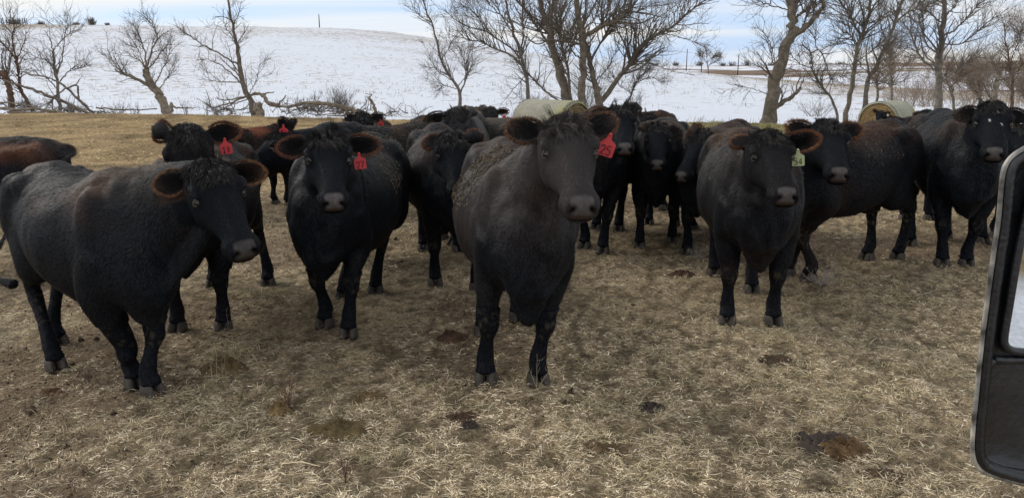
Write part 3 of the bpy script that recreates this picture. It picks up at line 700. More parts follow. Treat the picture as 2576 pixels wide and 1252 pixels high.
gr = (smooth01(.6, .7, fbm(p*.01, 25, 2))*smooth01(80, 200, X))[:, None]*brown; col_ = col_*(1-gr)+np.array([.22, .19, .10])*gr
tag(link('far_hills', npmesh('far', np.stack([X, Y, Z], 1), F, True, col_), M_FAR), kind='structure', label='distant rolling fields striped with snow and brown soil')
# wide base sheet out to the horizon, under everything
X, Y, F = grid(np.linspace(-4500, 4500, 40), np.linspace(-3000, 5000, 40))
tag(link('distant_ground', npmesh('base', np.stack([X, Y, np.full(len(X), -9.0)], 1), F, True), pmat('distant_soil', (.5, .49, .48), rough=.95, spec=.1, noise=(.01, .6, 1.3))), kind='structure')

# ------------------------------------------------------------------ litter of dry grass and hay stems on the pasture
M_STRAW = pmat('dry_stems', rough=.78, spec=.2, vcol=True)
rs = np.random.RandomState(77)
def scatter(n, near, far):
    """ground points, denser towards the camera, inside a generous wedge"""
    u = rs.rand(n); y = near*(far/near)**u; x = (rs.rand(n)*2-1)*(y*.78+.6); return x, y
def dens(x, y):
    p = np.stack([x, y], 1); return fbm(p*.8+3, 31, 4)
PATS = [(G(px, py)[0], G(px, py)[1], rx, ry) for px, py, rx, ry in ((2080, 1113, .17, .12), (2122, 1128, .15, .10), (704, 1040, .08, .06), (560, 925, .17, .11), (850, 1085, .18, .10), (1640, 1030, .09, .06), (1130, 850, .14, .09), (1715, 690, .14, .10), (1160, 1050, .11, .07))]
def stems(n, near, far, lmin, lmax, w, lift, name, label, cols, wfar=1.0, keep=None, upr=0.0, curve=.3):
    x, y = scatter(n, near, far)
    d = dens(x, y); ip = np.zeros(len(x), bool)
    for a_, b_, c_, d_ in PATS: ip |= ((x-a_)/c_)**2+((y-b_)/d_)**2 < rs.uniform(.35, 1.0, len(x))
    k = (~ip | (rs.rand(n) < .05)) & (rs.rand(n) > smooth01(.50, .66, d)*.42)
    if keep is not None: k &= keep(x, y)
    x, y = x[k], y[k]; fn = fbm(np.stack([x*1.0, y*.8], 1)*21, 91, 2); k = rs.rand(len(x)) < .25+1.1*smooth01(.34, .6, fn); x, y, fn = x[k], y[k], fn[k]; m = len(x); z = h_pasture(x, y) + .012*smooth01(.45, .7, fn)
    a = rs.uniform(0, 2*math.pi, m); l = rs.uniform(lmin, lmax, m)*(1 + rs.rand(m)**6*1.6)*(1+y*.02); sc_y = (1 + (wfar-1)*smooth01(4, 14, y))
    el = rs.normal(0, .16, m) + upr*np.abs(rs.normal(0, 1, m)); d3 = np.stack([np.cos(a)*np.cos(el), np.sin(a)*np.cos(el), np.abs(np.sin(el))], 1)
    a2 = a + rs.normal(0, curve, m)*1.6; d4 = np.stack([np.cos(a2)*np.cos(el), np.sin(a2)*np.cos(el), np.sin(el)*-.6], 1)
    p0 = np.stack([x, y, z + rs.uniform(-.004, lift, m)], 1); p1 = p0 + d3*(l*.5)[:, None]; p2 = p1 + d4*(l*.5)[:, None]
    side = nrm(np.cross(d3, np.array([0, 0, 1.])) + rs.normal(0, .45, (m, 3)))
    W = (w*rs.uniform(.5, 1.5, m)*sc_y)[:, None]*np.array([.8, 1, .5])[None]
    V, Fq = ribbons(np.stack([p0, p1, p2], 1), W, side)
    pal = np.array(cols); ci = rs.randint(0, len(pal), m); pn = fbm(np.stack([x, y], 1)*.9+5, 52, 3)[:, None]
    c = pal[ci]*rs.uniform(.45, 1.35, (m, 1))*(.72+.5*smooth01(.32, .68, pn))*(.46+.88*smooth01(.33, .66, fn))[:, None]*smooth01(-.9, 1.0, pn/.5)
    o = link(name, npmesh(name, V, Fq, True, np.repeat(c, 6, 0)), M_STRAW); tag(o, label, 'dry grass', kind='stuff'); return o
PAL = [(.56, .47, .33), (.42, .34, .235), (.78, .69, .52), (.22, .165, .115), (.52, .435, .30), (.12, .086, .062), (.62, .53, .36), (.32, .25, .175)]
stems(640000, 1.9, 15, .007, .030, .0023, .014, 'straw_litter', 'short broken hay and grass stems matted over the near ground', PAL, wfar=2.4, keep=lambda x, y: rs.rand(len(x)) < 1-.8*smooth01(9, 15, y))
stems(190000, 6.5, 25, .015, .045, .006, .02, 'far_straw_litter', 'dry brown grass covering the pasture behind the herd', [(.46, .35, .19), (.34, .245, .13), (.58, .47, .28), (.23, .16, .09)], wfar=1.6, upr=.12, keep=lambda x, y: rs.rand(len(x)) < smooth01(6.5, 14, y))
stems(900, 1.9, 9, .08, .24, .0027, .02, 'long_straw', 'long pale stems lying loose over the near ground', [(.48, .39, .26), (.40, .32, .2), (.28, .19, .12), (.2, .11, .07)], curve=.7)
# paler tufts standing a little
def tufts(centres, name, label, n, l0, l1, rad, cols, w=.0026, up=.9):
    P0, P1, P2, W, S, C = [], [], [], [], [], []
    for cx, cy in centres:
        m = int(n*rs.uniform(.5, 1.4)); r = rad*np.sqrt(rs.rand(m)); a = rs.uniform(0, 6.28, m); x = cx+r*np.cos(a)*1.5; y = cy+r*np.sin(a)
        z = h_pasture(x, y); a = rs.uniform(0, 6.28, m); e = rs.uniform(.15, up, m); l = rs.uniform(l0, l1, m)
        d = np.stack([np.cos(a)*np.cos(e), np.sin(a)*np.cos(e), np.sin(e)], 1); p0 = np.stack([x, y, z-.004], 1); p1 = p0+d*(l*.5)[:, None]
        p2 = p1 + (d*np.array([1, 1, .15]))*(l*.5)[:, None]; P0.append(p0); P1.append(p1); P2.append(p2)
        W.append(np.tile([w, w, w*.4], (m, 1))*rs.uniform(.6, 1.4, (m, 1))); S.append(nrm(np.cross(d, rs.normal(0, 1, (m, 3)))))
        C.append(np.array(cols)[rs.randint(0, len(cols), m)]*rs.uniform(.6, 1.25, (m, 1)))
    V, Fq = ribbons(np.stack([np.concatenate(P0), np.concatenate(P1), np.concatenate(P2)], 1), np.concatenate(W), np.concatenate(S))
    tag(link(name, npmesh(name, V, Fq, True, np.repeat(np.concatenate(C), 6, 0)), M_STRAW), label, 'grass', kind='stuff')
tc_ = [tuple(G(px, py)[:2]) for px, py in ((1010, 1150), (950, 1120), (1130, 1160), (90, 1090), (150, 1050), (60, 1180), (640, 850), (600, 870), (2070, 1050), (2180, 1130), (2000, 960), (1300, 1225), (400, 1230), (1700, 1190), (30, 1010), (2350, 880), (1500, 1090))]
x, y = scatter(420, 2.2, 12); kk = dens(x, y) < .5
tc_ += list(zip(x[kk], y[kk]))
tufts(tc_, 'grass_tufts', 'pale dead grass tufts standing out of the litter', 130, .03, .09, .11, [(.60, .51, .32), (.52, .43, .26), (.66, .58, .40), (.40, .34, .19)])
x = rs.uniform(2.5, 13, 300); y = rs.uniform(18, 24.8, 300)
tufts(list(zip(x, y)), 'hay_windrow', 'greenish yellow spread hay behind the herd', 60, .06, .22, .30, [(.42, .38, .18), (.34, .31, .14), (.52, .46, .26)], w=.008)
x = rs.uniform(-20, 12, 700); y = rs.uniform(11, 25.2, 700)
tufts(list(zip(x, y)), 'far_grass_tufts', 'low brown tufts over the pasture behind the herd', 26, .05, .14, .22, [(.42, .32, .17), (.30, .22, .11), (.54, .43, .24)], w=.007)
# soil clods and dung
M_CLOD = pmat('dried_dung', rough=.9, spec=.2, vcol=True, noise=(26, .6, 1.4), bump=(48, .9, .02))
M_WET = pmat('fresh_dung', (.034, .021, .013), rough=.42, spec=.35, noise=(16, .5, 1.7), bump=(30, .8, .02))
def lump(name, cx, cy, rx, ry, hgt, mat, label, cat, seed, colr=(.10, .065, .035), group=None, flat=False):
    n, m = 64, 26; rx *= .8; ry *= .8; hgt *= .85; r_ = np.random.RandomState(seed); V = []; th0 = r_.uniform(0, 6.28)
    for i in range(m+1):
        t = i/m
        for j in range(n):
            a = 2*math.pi*j/n; q = np.array([[math.cos(a)*1.3+seed, math.sin(a)*1.3, 0]]); rr = .62+.75*fbm(q*1.6, seed, 4)[0]
            q2 = np.array([[math.cos(a)*t*4+seed, math.sin(a)*t*4, 3]]); hh = fbm(q2*1.6, seed+2, 5, 2.3, .62)[0]; hh = .5+(hh-.5)*1.7
            prof = (1-t**(6 if flat else 3)) if not flat else (1-t**7)*(.55+.35*math.cos(t*9+seed)*.35+.1)
            V.append((cx+math.cos(a+th0)*rx*t*rr, cy+math.sin(a+th0)*ry*t*rr, hgt*prof*(.45+1.1*hh)))
    V = np.array(V); V[:, 2] += h_pasture(V[:, 0], V[:, 1]) - .006; F_ = []
    for i in range(m):
        for j in range(n): F_.append((i*n+j, (i+1)*n+j, (i+1)*n+(j+1) % n, i*n+(j+1) % n))
    c = np.tile(colr, (len(V), 1))*(.5+.9*fbm(V*18, 3, 3))[:, None]
    tag(link(name, npmesh(name, V, np.array(F_), True, c), mat), label, cat, group)
for i, (px, py, rx, ry, hh, flat, mat, lab, colr) in enumerate([
    (2080, 1113, .20, .145, .060, True, M_WET, 'shiny dark fresh cow pat in the right foreground', None),
    (2122, 1128, .17, .115, .06, False, M_CLOD, 'crumbly brown dung heap touching the fresh cow pat', (.13, .08, .04)),
    (704, 1040, .085, .06, .075, False, M_CLOD, 'loaf-shaped tan dung clod in the left foreground', (.20, .135, .065)),
    (560, 925, .20, .13, .07, False, M_CLOD, 'broad brown dung mound between the left cow and cow 27', (.13, .09, .045)),
    (850, 1085, .22, .12, .05, False, M_CLOD, 'broken olive-brown dung patch in the middle foreground', (.13, .095, .045)),
    (1640, 1030, .10, .07, .05, True, M_WET, 'small dark cow pat right of the centre cow', None),
    (1130, 850, .17, .10, .05, False, M_CLOD, 'smooth brown soil lump left of the centre cow hooves', (.085, .05, .032)),
    (1520, 1130, .16, .09, .035, False, M_CLOD, 'low crumbled dung patch near the bottom centre', (.11, .075, .04)),
    (1160, 1050, .15, .08, .03, False, M_CLOD, 'dark brown crumbled dung below the centre cow', (.07, .045, .028)),
    (1715, 690, .16, .12, .05, False, M_CLOD, 'reddish brown dung heap behind cow 54 to its left', (.075, .045, .03)),
    (930, 1000, .12, .06, .04, False, M_CLOD, 'thin ridge of pale brown dung in front of cow 27', (.16, .11, .055)),
    (130, 985, .09, .06, .035, False, M_CLOD, 'small brown clod in front of the left cow hind hooves', (.12, .07, .04)),
    (1180, 1075, .07, .05, .045, True, M_WET, 'small wet dung spot at the bottom centre', None),
    (2230, 1190, .15, .08, .03, False, M_CLOD, 'flat brown soil patch near the lower right corner', (.10, .07, .04)),
    (1950, 905, .14, .09, .03, False, M_CLOD, 'scuffed dark soil in front of cow 54', (.08, .055, .035))]):
    g = G(px, py); lump('dung_pat' if mat is M_WET else 'dung_clod', g[0], g[1], rx, ry, hh, mat, lab, 'dung', 100+i*7, colr or (.1, .06, .03), 'dung on the pasture', flat)
n = 15000; x, y = scatter(n, 2.0, 12); k = (dens(x, y) + .25*fbm(np.stack([x, y], 1)*5, 61, 2)) > .60; x, y = x[k], y[k]; n = len(x)
r_ = rs.uniform(.002, .010, n)*(1+2.0*(rs.rand(n) < .03)); base_ = np.array([(1, 0, 0), (0, 1, 0), (-1, 0, 0), (0, -1, 0), (.1, .1, .9), (0, 0, -.6)], float)
V = base_[None]*r_[:, None, None]*rs.uniform(.6, 1.35, (n, 6, 1)) + rs.normal(0, .15, (n, 6, 3))*r_[:, None, None]; V = V + np.stack([x, y, h_pasture(x, y)+r_*.3], 1)[:, None]
Fo = np.array([(0, 1, 4), (1, 2, 4), (2, 3, 4), (3, 0, 4), (1, 0, 5), (2, 1, 5), (3, 2, 5), (0, 3, 5)]); Fo = (np.arange(n)[:, None, None]*6+Fo[None]).reshape(-1, 3)
cc_ = np.array([.085, .058, .040])*rs.uniform(.5, 1.7, (n, 1)); tag(link('soil_crumbs', npmesh('crumbs', V.reshape(-1, 3), Fo, False, np.repeat(cc_, 6, 0)), M_CLOD), 'crumbled dark soil and dung bits between the litter', 'soil', kind='stuff')
# slender dead weeds rising from the ground
M_WEED = pmat('dead_weed', rough=.8, vcol=True)
def weed(base, hgt, n, spread_, colr, label, seed, name='dead_weed', rad=.0016, sub=3, group='dead weeds'):
    r_ = np.random.RandomState(seed); mb = MB(); bz = np.array(base, float)
    for i in range(n):
        d = np.array([r_.normal(0, spread_), r_.normal(0, spread_), 1.]); d /= np.linalg.norm(d); pts = [bz + np.array([r_.normal(0, .01), r_.normal(0, .01), -.01])]; l = hgt*r_.uniform(.6, 1.1)
        for k_ in range(6): d = nrm(d + r_.normal(0, .10, 3)); pts.append(pts[-1]+d*l/6)
        mb.tube(pts, list(np.linspace(rad, rad*.4, 7)), n=4)
        for q in range(sub):
            k_ = r_.randint(2, 6); d2 = nrm(d + r_.normal(0, .8, 3)); p2 = [pts[k_], pts[k_]+d2*l*.12, pts[k_]+nrm(d2+[0, 0, .4])*l*.24]; mb.tube(p2, [rad*.6, rad*.5, rad*.25], n=3)
    me = mb.mesh(name); setcol(me, np.tile(colr, (len(mb.v), 1))*r_.uniform(.7, 1.2, (len(mb.v), 1)))
    tag(link(name, me, M_WEED), label, 'weed', group)
for i, (px, py, hh, n, sp, colr, lab) in enumerate([
    (545, 975, .30, 3, .12, (.42, .34, .22), 'pale upright dead stalks left of the foreground clod'),
    (565, 1035, .42, 2, .1, (.36, .30, .2), 'tall thin pale stalk beside the foreground clod'),
    (728, 1020, .22, 12, .38, (.13, .05, .035), 'reddish twiggy weed above the foreground clod'),
    (575, 830, .24, 2, .12, (.33, .26, .2), 'bent stalk at the front hoof of cow 18'),
    (1352, 985, .22, 3, .14, (.45, .36, .24), 'pale stalk crossing the left front hoof of the centre cow'),
    (1160, 700, .26, 3, .12, (.36, .3, .18), 'thin tan stalk between cow 27 and the centre cow'),
    (1820, 905, .30, 3, .12, (.33, .26, .17), 'thin tan stalks in front of cow 54'),
    (2165, 830, .26, 2, .1, (.33, .26, .17), 'single thin stalk to the right of cow 54'),
    (2070, 715, .22, 40, .9, (.42, .37, .33), 'fluffy grey-white dead weed by the muddy foreleg'),
    (1750, 650, .16, 30, .9, (.42, .37, .33), 'small fluffy grey dead weed left of cow 54'),
    (1590, 660, .14, 14, .8, (.36, .30, .24), 'low wispy dead weed behind the centre cow'),
    (150, 1080, .20, 5, .25, (.36, .27, .17), 'tan stalks in the lower left foreground'),
    (200, 1230, .16, 6, .3, (.25, .16, .1), 'short brown stalks at the bottom left edge'),
    (1170, 790, .16, 5, .3, (.16, .07, .05), 'small reddish weed in front of cow 25 to the left'),
    (1400, 1090, .10, 2, .1, (.5, .42, .3), 'single pale straw standing in the bottom centre'),
    (2450, 1100, .14, 4, .3, (.36, .28, .18), 'short stalks beside the truck mirror'),
    (870, 1210, .16, 7, .45, (.12, .05, .04), 'dark red twiggy weed at the bottom'),
    (1300, 800, .16, 6, .35, (.13, .06, .045), 'reddish twigs between the hooves of the centre cow')]):
    g = G(px, py); weed(g, hh, n, sp, colr, lab, 300+i)
# ------------------------------------------------------------------ bare trees
M_BARK = pmat('bark', (.185, .160, .130), rough=.92, spec=.15, noise=(7, .6, 1.35), bump=(22, .8, .05))
M_BARKR = pmat('reddish_bark', (.15, .095, .065), rough=.92, spec=.15, noise=(7, .6, 1.35), bump=(22, .8, .05))
M_TWIG = pmat('twigs', (.155, .133, .115), rough=.9, spec=.15, noise=(1.5, .7, 1.3))
M_TWIGP = pmat('pale_twigs', (.30, .235, .18), rough=.9, spec=.15, noise=(1.5, .7, 1.3))
M_DEADW = pmat('weathered_wood', (.26, .215, .165), rough=.9, spec=.15, noise=(9, .55, 1.3), bump=(25, .8, .04))
def batch_tubes(P_, Rr, sides):
    """P_ (n,k,3), Rr (n,k) -> V,F"""
    n, k, _ = P_.shape; T = np.empty_like(P_); T[:, 1:-1] = P_[:, 2:]-P_[:, :-2]; T[:, 0] = P_[:, 1]-P_[:, 0]; T[:, -1] = P_[:, -1]-P_[:, -2]; T = nrm(T)
    ref = np.where(np.abs(T[:, :1, 2:3]) > .8, np.array([1., 0, 0]), np.array([0, 0, 1.])); A = nrm(np.cross(T, np.broadcast_to(ref, T.shape))); B = np.cross(T, A)
    a = np.arange(sides)*2*math.pi/sides
    V = P_[:, :, None] + Rr[:, :, None, None]*(np.cos(a)[None, None, :, None]*A[:, :, None] + np.sin(a)[None, None, :, None]*B[:, :, None])
    b = (np.arange(n)*k*sides)[:, None, None] + (np.arange(k-1)*sides)[None, :, None] + np.arange(sides)[None, None, :]
    b2 = (np.arange(n)*k*sides)[:, None, None] + (np.arange(k-1)*sides)[None, :, None] + ((np.arange(sides)+1) % sides)[None, None, :]
    F = np.stack([b, b2, b2+sides, b+sides], -1).reshape(-1, 4); return V.reshape(-1, 3), F
def sprout(Pp, Rp, n, lmin, lmax, k, rs_, ang=(.5, 1.1), up=.35, t0=.15, wob=.16, rfac=.55, rmin=.004, weight=None):
    """n children growing from parent polylines"""
    m, kp, _ = Pp.shape; ln = np.linalg.norm(np.diff(Pp, axis=1), axis=2).sum(1); w_ = ln if weight is None else ln*weight; w_ = w_/w_.sum()
    i = rs_.choice(m, n, p=w_); t = (t0 + (1-t0)*rs_.rand(n)**.9)*(kp-1.001); j = t.astype(int); f = (t-j)[:, None]
    p = Pp[i, j]*(1-f)+Pp[i, j+1]*f; r = Rp[i, j]*(1-f[:, 0])+Rp[i, j+1]*f[:, 0]; T = nrm(Pp[i, j+1]-Pp[i, j])
    q = rs_.normal(0, 1, (n, 3)); q = nrm(q - T*np.einsum('ij,ij->i', q, T)[:, None]); a = rs_.uniform(*ang, n)[:, None]
    d = nrm(T*np.cos(a)+q*np.sin(a)+np.array([0, 0, up])*rs_.uniform(.3, 1, (n, 1))); L_ = rs_.uniform(lmin, lmax, n)*(1.15-.5*t/(kp-1))
    pts = [p]; 
    for s_ in range(k-1):
        d = nrm(d + rs_.normal(0, wob, (n, 3)) + np.array([0, 0, up*.12])); pts.append(pts[-1]+d*(L_/(k-1))[:, None])
    r0 = np.maximum(np.minimum(r*rfac, L_*.022+.003), rmin); return np.stack(pts, 1), r0[:, None]*np.linspace(1, .35, k)[None]
def tree(name, Y, limbs, label, seed, n1=60, n2=420, n3=1300, l1=(.9, 2.0), l2=(.4, .9), l3=(.18, .45), mat=None, twig=None, up=.35, depth=.35, cat='tree', group='bare trees along the creek', rmin=.0050, smin=0, ang=(.5, 1.1)):
    rs_ = np.random.RandomState(seed); mat = mat or M_BARK; twig = twig or M_TWIG; base = P(limbs[0][0][0][0], limbs[0][0][0][1], Y)
    root = empty(name, base, label=label, cat=cat, group=group); mb = MB(); Ps, Rs = [], []
    store = []
    for li, (pts, w0, w1) in enumerate(limbs):
        L3 = []; dirn = rs_.uniform(-1, 1)*depth if li else rs_.uniform(-.3, .3)*depth
        # a side limb starts from the depth of the nearest earlier limb
        y0 = Y
        if store:
            st = np.array([q[:2] for q in store]); k_ = np.argmin(((st-np.array(pts[0]))**2).sum(1)); 
            if ((st[k_]-np.array(pts[0]))**2).sum() < 900: y0 = store[k_][2]
        tot = 0
        for i, (px, py) in enumerate(pts):
            if i: tot += math.hypot(px-pts[i-1][0], py-pts[i-1][1])/FOC*Y
            yy = y0 + dirn*tot + (rs_.normal(0, .03)*tot if i else 0); L3.append(P(px, py, yy)); store.append((px, py, yy))
        if li == 0: L3[0] = L3[0] + np.array([0, 0, -.25])
        q = catmull(L3, max(3, 16//(len(pts)-1)+1)); tt = np.linspace(0, 1, 21); ti = np.linspace(0, 1, len(q)); q = np.stack([np.interp(tt, ti, q[:, c]) for c in range(3)], 1)
        q[1:-1] += rs_.normal(0, .012+.0006*w0, (19, 3)); r = np.interp(tt, [0, 1], [w0, w1])/2/FOC*Y; r = r*(1+rs_.normal(0, .05, 21))
        if li == 0: r[0] *= 1.35; r[1] *= 1.15
        V, F = batch_tubes((q-base)[None], r[None], 9 if w0 > 6 else 6); mb.add(V, F); Ps.append(q); Rs.append(r)
    mb.build('trunk', mat, root)
    Pm, Rm_ = np.array(Ps), np.array(Rs); wgt = np.array([.35 if (i == 0 and len(limbs) > 2) else 1 for i in range(len(Pm))])
    VV, FF, off = [], [], 0
    P1, R1 = sprout(Pm, Rm_, n1, *l1, 7, rs_, up=up, t0=.22, ang=ang, rmin=rmin*1.7, weight=wgt)
    P2, R2 = sprout(P1, R1, n2, *l2, 5, rs_, up=up, rmin=rmin*1.15); P2b, R2b = sprout(Pm, Rm_, n2//3, *l2, 5, rs_, up=up, t0=.3, rmin=rmin*1.15)
    P2 = np.concatenate([P2, P2b]); R2 = np.concatenate([R2, R2b]); P3, R3 = sprout(P2, R2, n3, *l3, 4, rs_, up=up, rmin=rmin*.85)
    for a_, b_, s_ in ((P1, R1, 5), (P2, R2, 3), (P3, R3, 3)):
        V, F = batch_tubes(a_-base, b_, s_); VV.append(V); FF.append(F+off); off += len(V)
    link('crown', npmesh('twigs', np.concatenate(VV), np.concatenate(FF)), twig, root)
    return root
def shrub(name, px, py, Y, wpx, hpx, n, label, seed, twig=None, group=None, cat='bush', rad=.006, base=None, n3=5):
    rs_ = np.random.RandomState(seed); b = P(px, py, Y) if base is None else np.array(base); W = wpx/FOC*Y/2; H_ = hpx/FOC*Y
    p = b + np.stack([rs_.normal(0, W*.25, n), rs_.normal(0, W*.25, n), np.full(n, -.05)], 1)
    d = nrm(np.stack([rs_.normal(0, W/H_*.7, n), rs_.normal(0, W/H_*.7, n), np.ones(n)], 1)); pts = [p]; L_ = H_*rs_.uniform(.55, 1.1, n)
    for k in range(6): d = nrm(d + rs_.normal(0, .13, (n, 3))); pts.append(pts[-1]+d*(L_/6)[:, None])
    P1 = np.stack(pts, 1); R1 = np.full((n, 1), rad)*np.linspace(1, .4, 7)[None]
    P2, R2 = sprout(P1, R1, n*n3, H_*.15, H_*.4, 4, rs_, up=.3, rmin=rad*.5)
    V1, F1 = batch_tubes(P1-b, R1, 3); V2, F2 = batch_tubes(P2-b, R2, 3)
    o = link(name, npmesh(name, np.concatenate([V1, V2]), np.concatenate([F1, F2+len(V1)])), twig or M_TWIG); o.location = b
    return tag(o, label, cat, group)

tree('bare_tree', 27.5, [([(33, 282), (28, 255), (24, 222), (14, 196), (-8, 178)], 15, 13), ([(14, 198), (16, 190), (14, 178)], 6, 5)], 'reddish leaning trunk cut by the left edge of the picture', 1, n1=8, n2=60, n3=150, mat=M_BARKR)
tree('bare_tree', 28, [([(90, 274), (58, 236), (47, 186), (43, 150)], 10, 6), ([(43, 150), (33, 118), (34, 60), (22, 30)], 4, 1.5), ([(43, 152), (18, 122), (-10, 92)], 5, 3), ([(43, 150), (60, 110), (66, 78)], 3, 1), ([(58, 236), (30, 205), (0, 196), (-20, 190)], 5, 4)],
     'crooked thin-trunked bare tree second from the left edge', 2, n1=30, n2=150, n3=300, l1=(.5, 1.3), mat=M_BARKR)
tree('bare_tree', 29, [([(150, 272), (145, 215), (139, 172), (133, 130)], 8, 5), ([(134, 130), (128, 104), (112, 76)], 3.5, 1.2), ([(135, 126), (165, 92), (210, 66)], 3, 1), ([(145, 212), (181, 172), (228, 164)], 3.5, 1), ([(140, 190), (158, 140), (162, 95), (168, 66)], 3.5, 1),
      ([(139, 172), (105, 148), (60, 152)], 3, 1), ([(148, 235), (122, 262)], 4, 5), ([(147, 225), (110, 190), (80, 160)], 3, 1)], 'wide-spreading small bare tree behind the fallen limbs at far left', 3, n1=46, n2=240, n3=480, l1=(.5, 1.3))
tree('bare_tree', 28, [([(421, 281), (408, 252), (384, 219), (371, 192), (367, 174)], 22, 15), ([(384, 222), (345, 200), (312, 188), (289, 174)], 9, 4), ([(312, 188), (288, 160), (274, 130)], 3.5, 1.3), ([(368, 176), (350, 152), (322, 141)], 4, 1.2), ([(367, 176), (364, 130), (348, 86), (333, 58)], 5, 1.2),
      ([(368, 176), (383, 124), (396, 92), (382, 60)], 5, 1.2), ([(396, 232), (420, 198), (440, 168)], 3, 1), ([(388, 214), (412, 168), (430, 122)], 3.5, 1), ([(369, 180), (400, 140), (422, 112)], 4, 1), ([(366, 176), (345, 120), (338, 96)], 3, 1)],
     'short leaning pollard-like tree with a dense round crown of shoots', 4, n1=80, n2=400, n3=800, l1=(.4, 1.0), l2=(.25, .55), mat=M_DEADW)
tree('bare_tree', 27, [([(646, 296), (632, 262), (612, 212), (603, 171), (597, 132), (594, 100), (583, 60), (576, 10), (572, -50)], 15, 3.2), ([(609, 212), (582, 186), (540, 154), (494, 152)], 4, 1.2), ([(600, 164), (557, 139), (520, 119), (487, 97), (439, 63)], 5, 1.3),
      ([(609, 208), (560, 206), (517, 202)], 3, 1), ([(606, 190), (585, 158), (575, 120)], 3, 1), ([(626, 238), (645, 200), (653, 164)], 2.5, 1), ([(599, 140), (590, 105), (560, 80)], 2.5, 1), ([(594, 100), (566, 66), (561, 30)], 2.5, 1), ([(585, 66), (600, 36), (606, 5)], 2.5, 1), ([(628, 250), (580, 262), (540, 246)], 3, 1)],
     'tall spindly bare tree with a broken wide base, left of the hilltop pole', 5, n1=50, n2=230, n3=420, l1=(.4, 1.1), l2=(.25, .6))
tree('tree_stump', 26.6, [([(655, 298), (652, 282), (648, 264)], 25, 19)], 'pale jagged broken stump at the foot of the tall spindly tree', 51, n1=2, n2=4, n3=6, mat=M_DEADW, cat='stump', group=None)
tree('bare_tree', 30, [([(1156, 276), (1156, 238), (1147, 214), (1129, 188), (1107, 144), (1098, 95), (1083, 52), (1066, 10), (1056, -30)], 9, 2), ([(1158, 236), (1172, 198), (1173, 168), (1153, 114)], 5, 1.2), ([(1140, 204), (1100, 178), (1078, 140)], 2.5, 1), ([(1150, 220), (1180, 180), (1190, 150)], 2.5, 1), ([(1152, 225), (1115, 215), (1095, 225)], 2.5, 1), ([(1085, 56), (1055, 40), (1040, 20)], 2, 1), ([(1110, 150), (1130, 120), (1142, 90)], 2.5, 1)],
     'slender bare tree between the grey-faced cow and the creek, left of the big clump', 6, n1=80, n2=340, n3=800, l1=(.5, 1.2), l2=(.3, .7))
tree('bare_tree', 31, [([(1329, 268), (1328, 235), (1325, 196), (1316, 165), (1312, 138), (1292, 83), (1279, 31), (1266, -30)], 11, 5), ([(1316, 166), (1282, 138), (1242, 122), (1211, 107), (1175, 98), (1150, 77)], 6, 1.5), ([(1312, 136), (1276, 116), (1221, 80), (1165, 62), (1117, 26)], 5, 1.3), ([(1312, 132), (1316, 80), (1313, 20), (1318, -40)], 5, 3),
      ([(1221, 82), (1200, 40), (1150, 5)], 3, 1.2), ([(1296, 90), (1262, 40), (1235, -30)], 4, 2), ([(1250, 100), (1215, 60), (1180, 20)], 3, 1), ([(1322, 190), (1300, 215), (1262, 262)], 3, 1), ([(1285, 60), (1240, 20), (1210, -20)], 3, 1.2)],
     'wide-branching bare tree leaning left, at the left of the big clump', 7, n1=120, n2=560, n3=1300)
tree('bare_tree', 28, [([(1430, 290), (1424, 232), (1408, 176), (1394, 132), (1382, 77), (1366, 31), (1352, -40)], 27, 10), ([(1392, 130), (1362, 84), (1326, 31), (1285, -15)], 7, 4), ([(1396, 136), (1388, 70), (1394, -40)], 10, 7), ([(1418, 262), (1370, 228), (1333, 190), (1300, 155)], 6, 2.5), ([(1437, 268), (1430, 190), (1411, 108), (1398, 40), (1402, -30)], 7, 4), ([(1404, 168), (1440, 110), (1462, 60), (1480, 20)], 5, 2), ([(1386, 100), (1350, 110), (1310, 84), (1278, 78)], 4, 1.3)],
     'thick-trunked bare tree in the big clump, nearest the centre bale', 8, n1=130, n2=560, n3=1150)
tree('bare_tree', 27, [([(1466, 300), (1462, 250), (1466, 184), (1466, 104), (1459, 60), (1448, -40)], 22, 12), ([(1466, 96), (1504, 71), (1547, 55), (1580, 26), (1596, -30)], 12, 7), ([(1466, 108), (1441, 108), (1424, 94)], 7, 4), ([(1547, 55), (1600, 30), (1650, 6)], 4, 1.5), ([(1504, 70), (1530, 30), (1540, -20)], 4, 2), ([(1464, 150), (1440, 130), (1415, 70), (1405, 30)], 4, 2), ([(1462, 80), (1500, 40), (1512, -20)], 4, 2)],
     'straight dark-trunked tree in the middle of the big clump with a limb arching right', 9, n1=120, n2=520, n3=1050)
tree('bare_tree', 27.5, [([(1512, 292), (1505, 248), (1493, 200), (1481, 138), (1470, 96)], 20, 9), ([(1489, 150), (1517, 98), (1538, 60), (1586, -10)], 6, 3), ([(1505, 262), (1532, 230), (1554, 197), (1584, 165), (1594, 138), (1625, 104), (1661, 83), (1698, 61), (1732, 31), (1790, -10)], 14, 3), ([(1584, 167), (1625, 153), (1680, 125)], 5, 1.5), ([(1661, 83), (1713, 95), (1752, 108)], 2.5, 1), ([(1625, 104), (1640, 60), (1690, 20)], 4, 1.3), ([(1698, 61), (1700, 30), (1740, -10)], 3, 1.2), ([(1595, 135), (1600, 90), (1580, 50)], 4, 1.3), ([(1494, 205), (1530, 170), (1560, 100)], 3, 1)],
     'forked tree at the right of the big clump, long limb reaching up to the right', 10, n1=150, n2=660, n3=1400)
tree('bare_tree', 28.5, [([(1568, 272), (1588, 240), (1600, 208), (1637, 170)], 5, 2), ([(1600, 208), (1640, 196), (1672, 214)], 2.5, 1), ([(1590, 236), (1560, 215), (1540, 190)], 2, 1)], 'small slanting sapling right of the big clump', 11, n1=24, n2=180, n3=460, l1=(.4, 1.0))
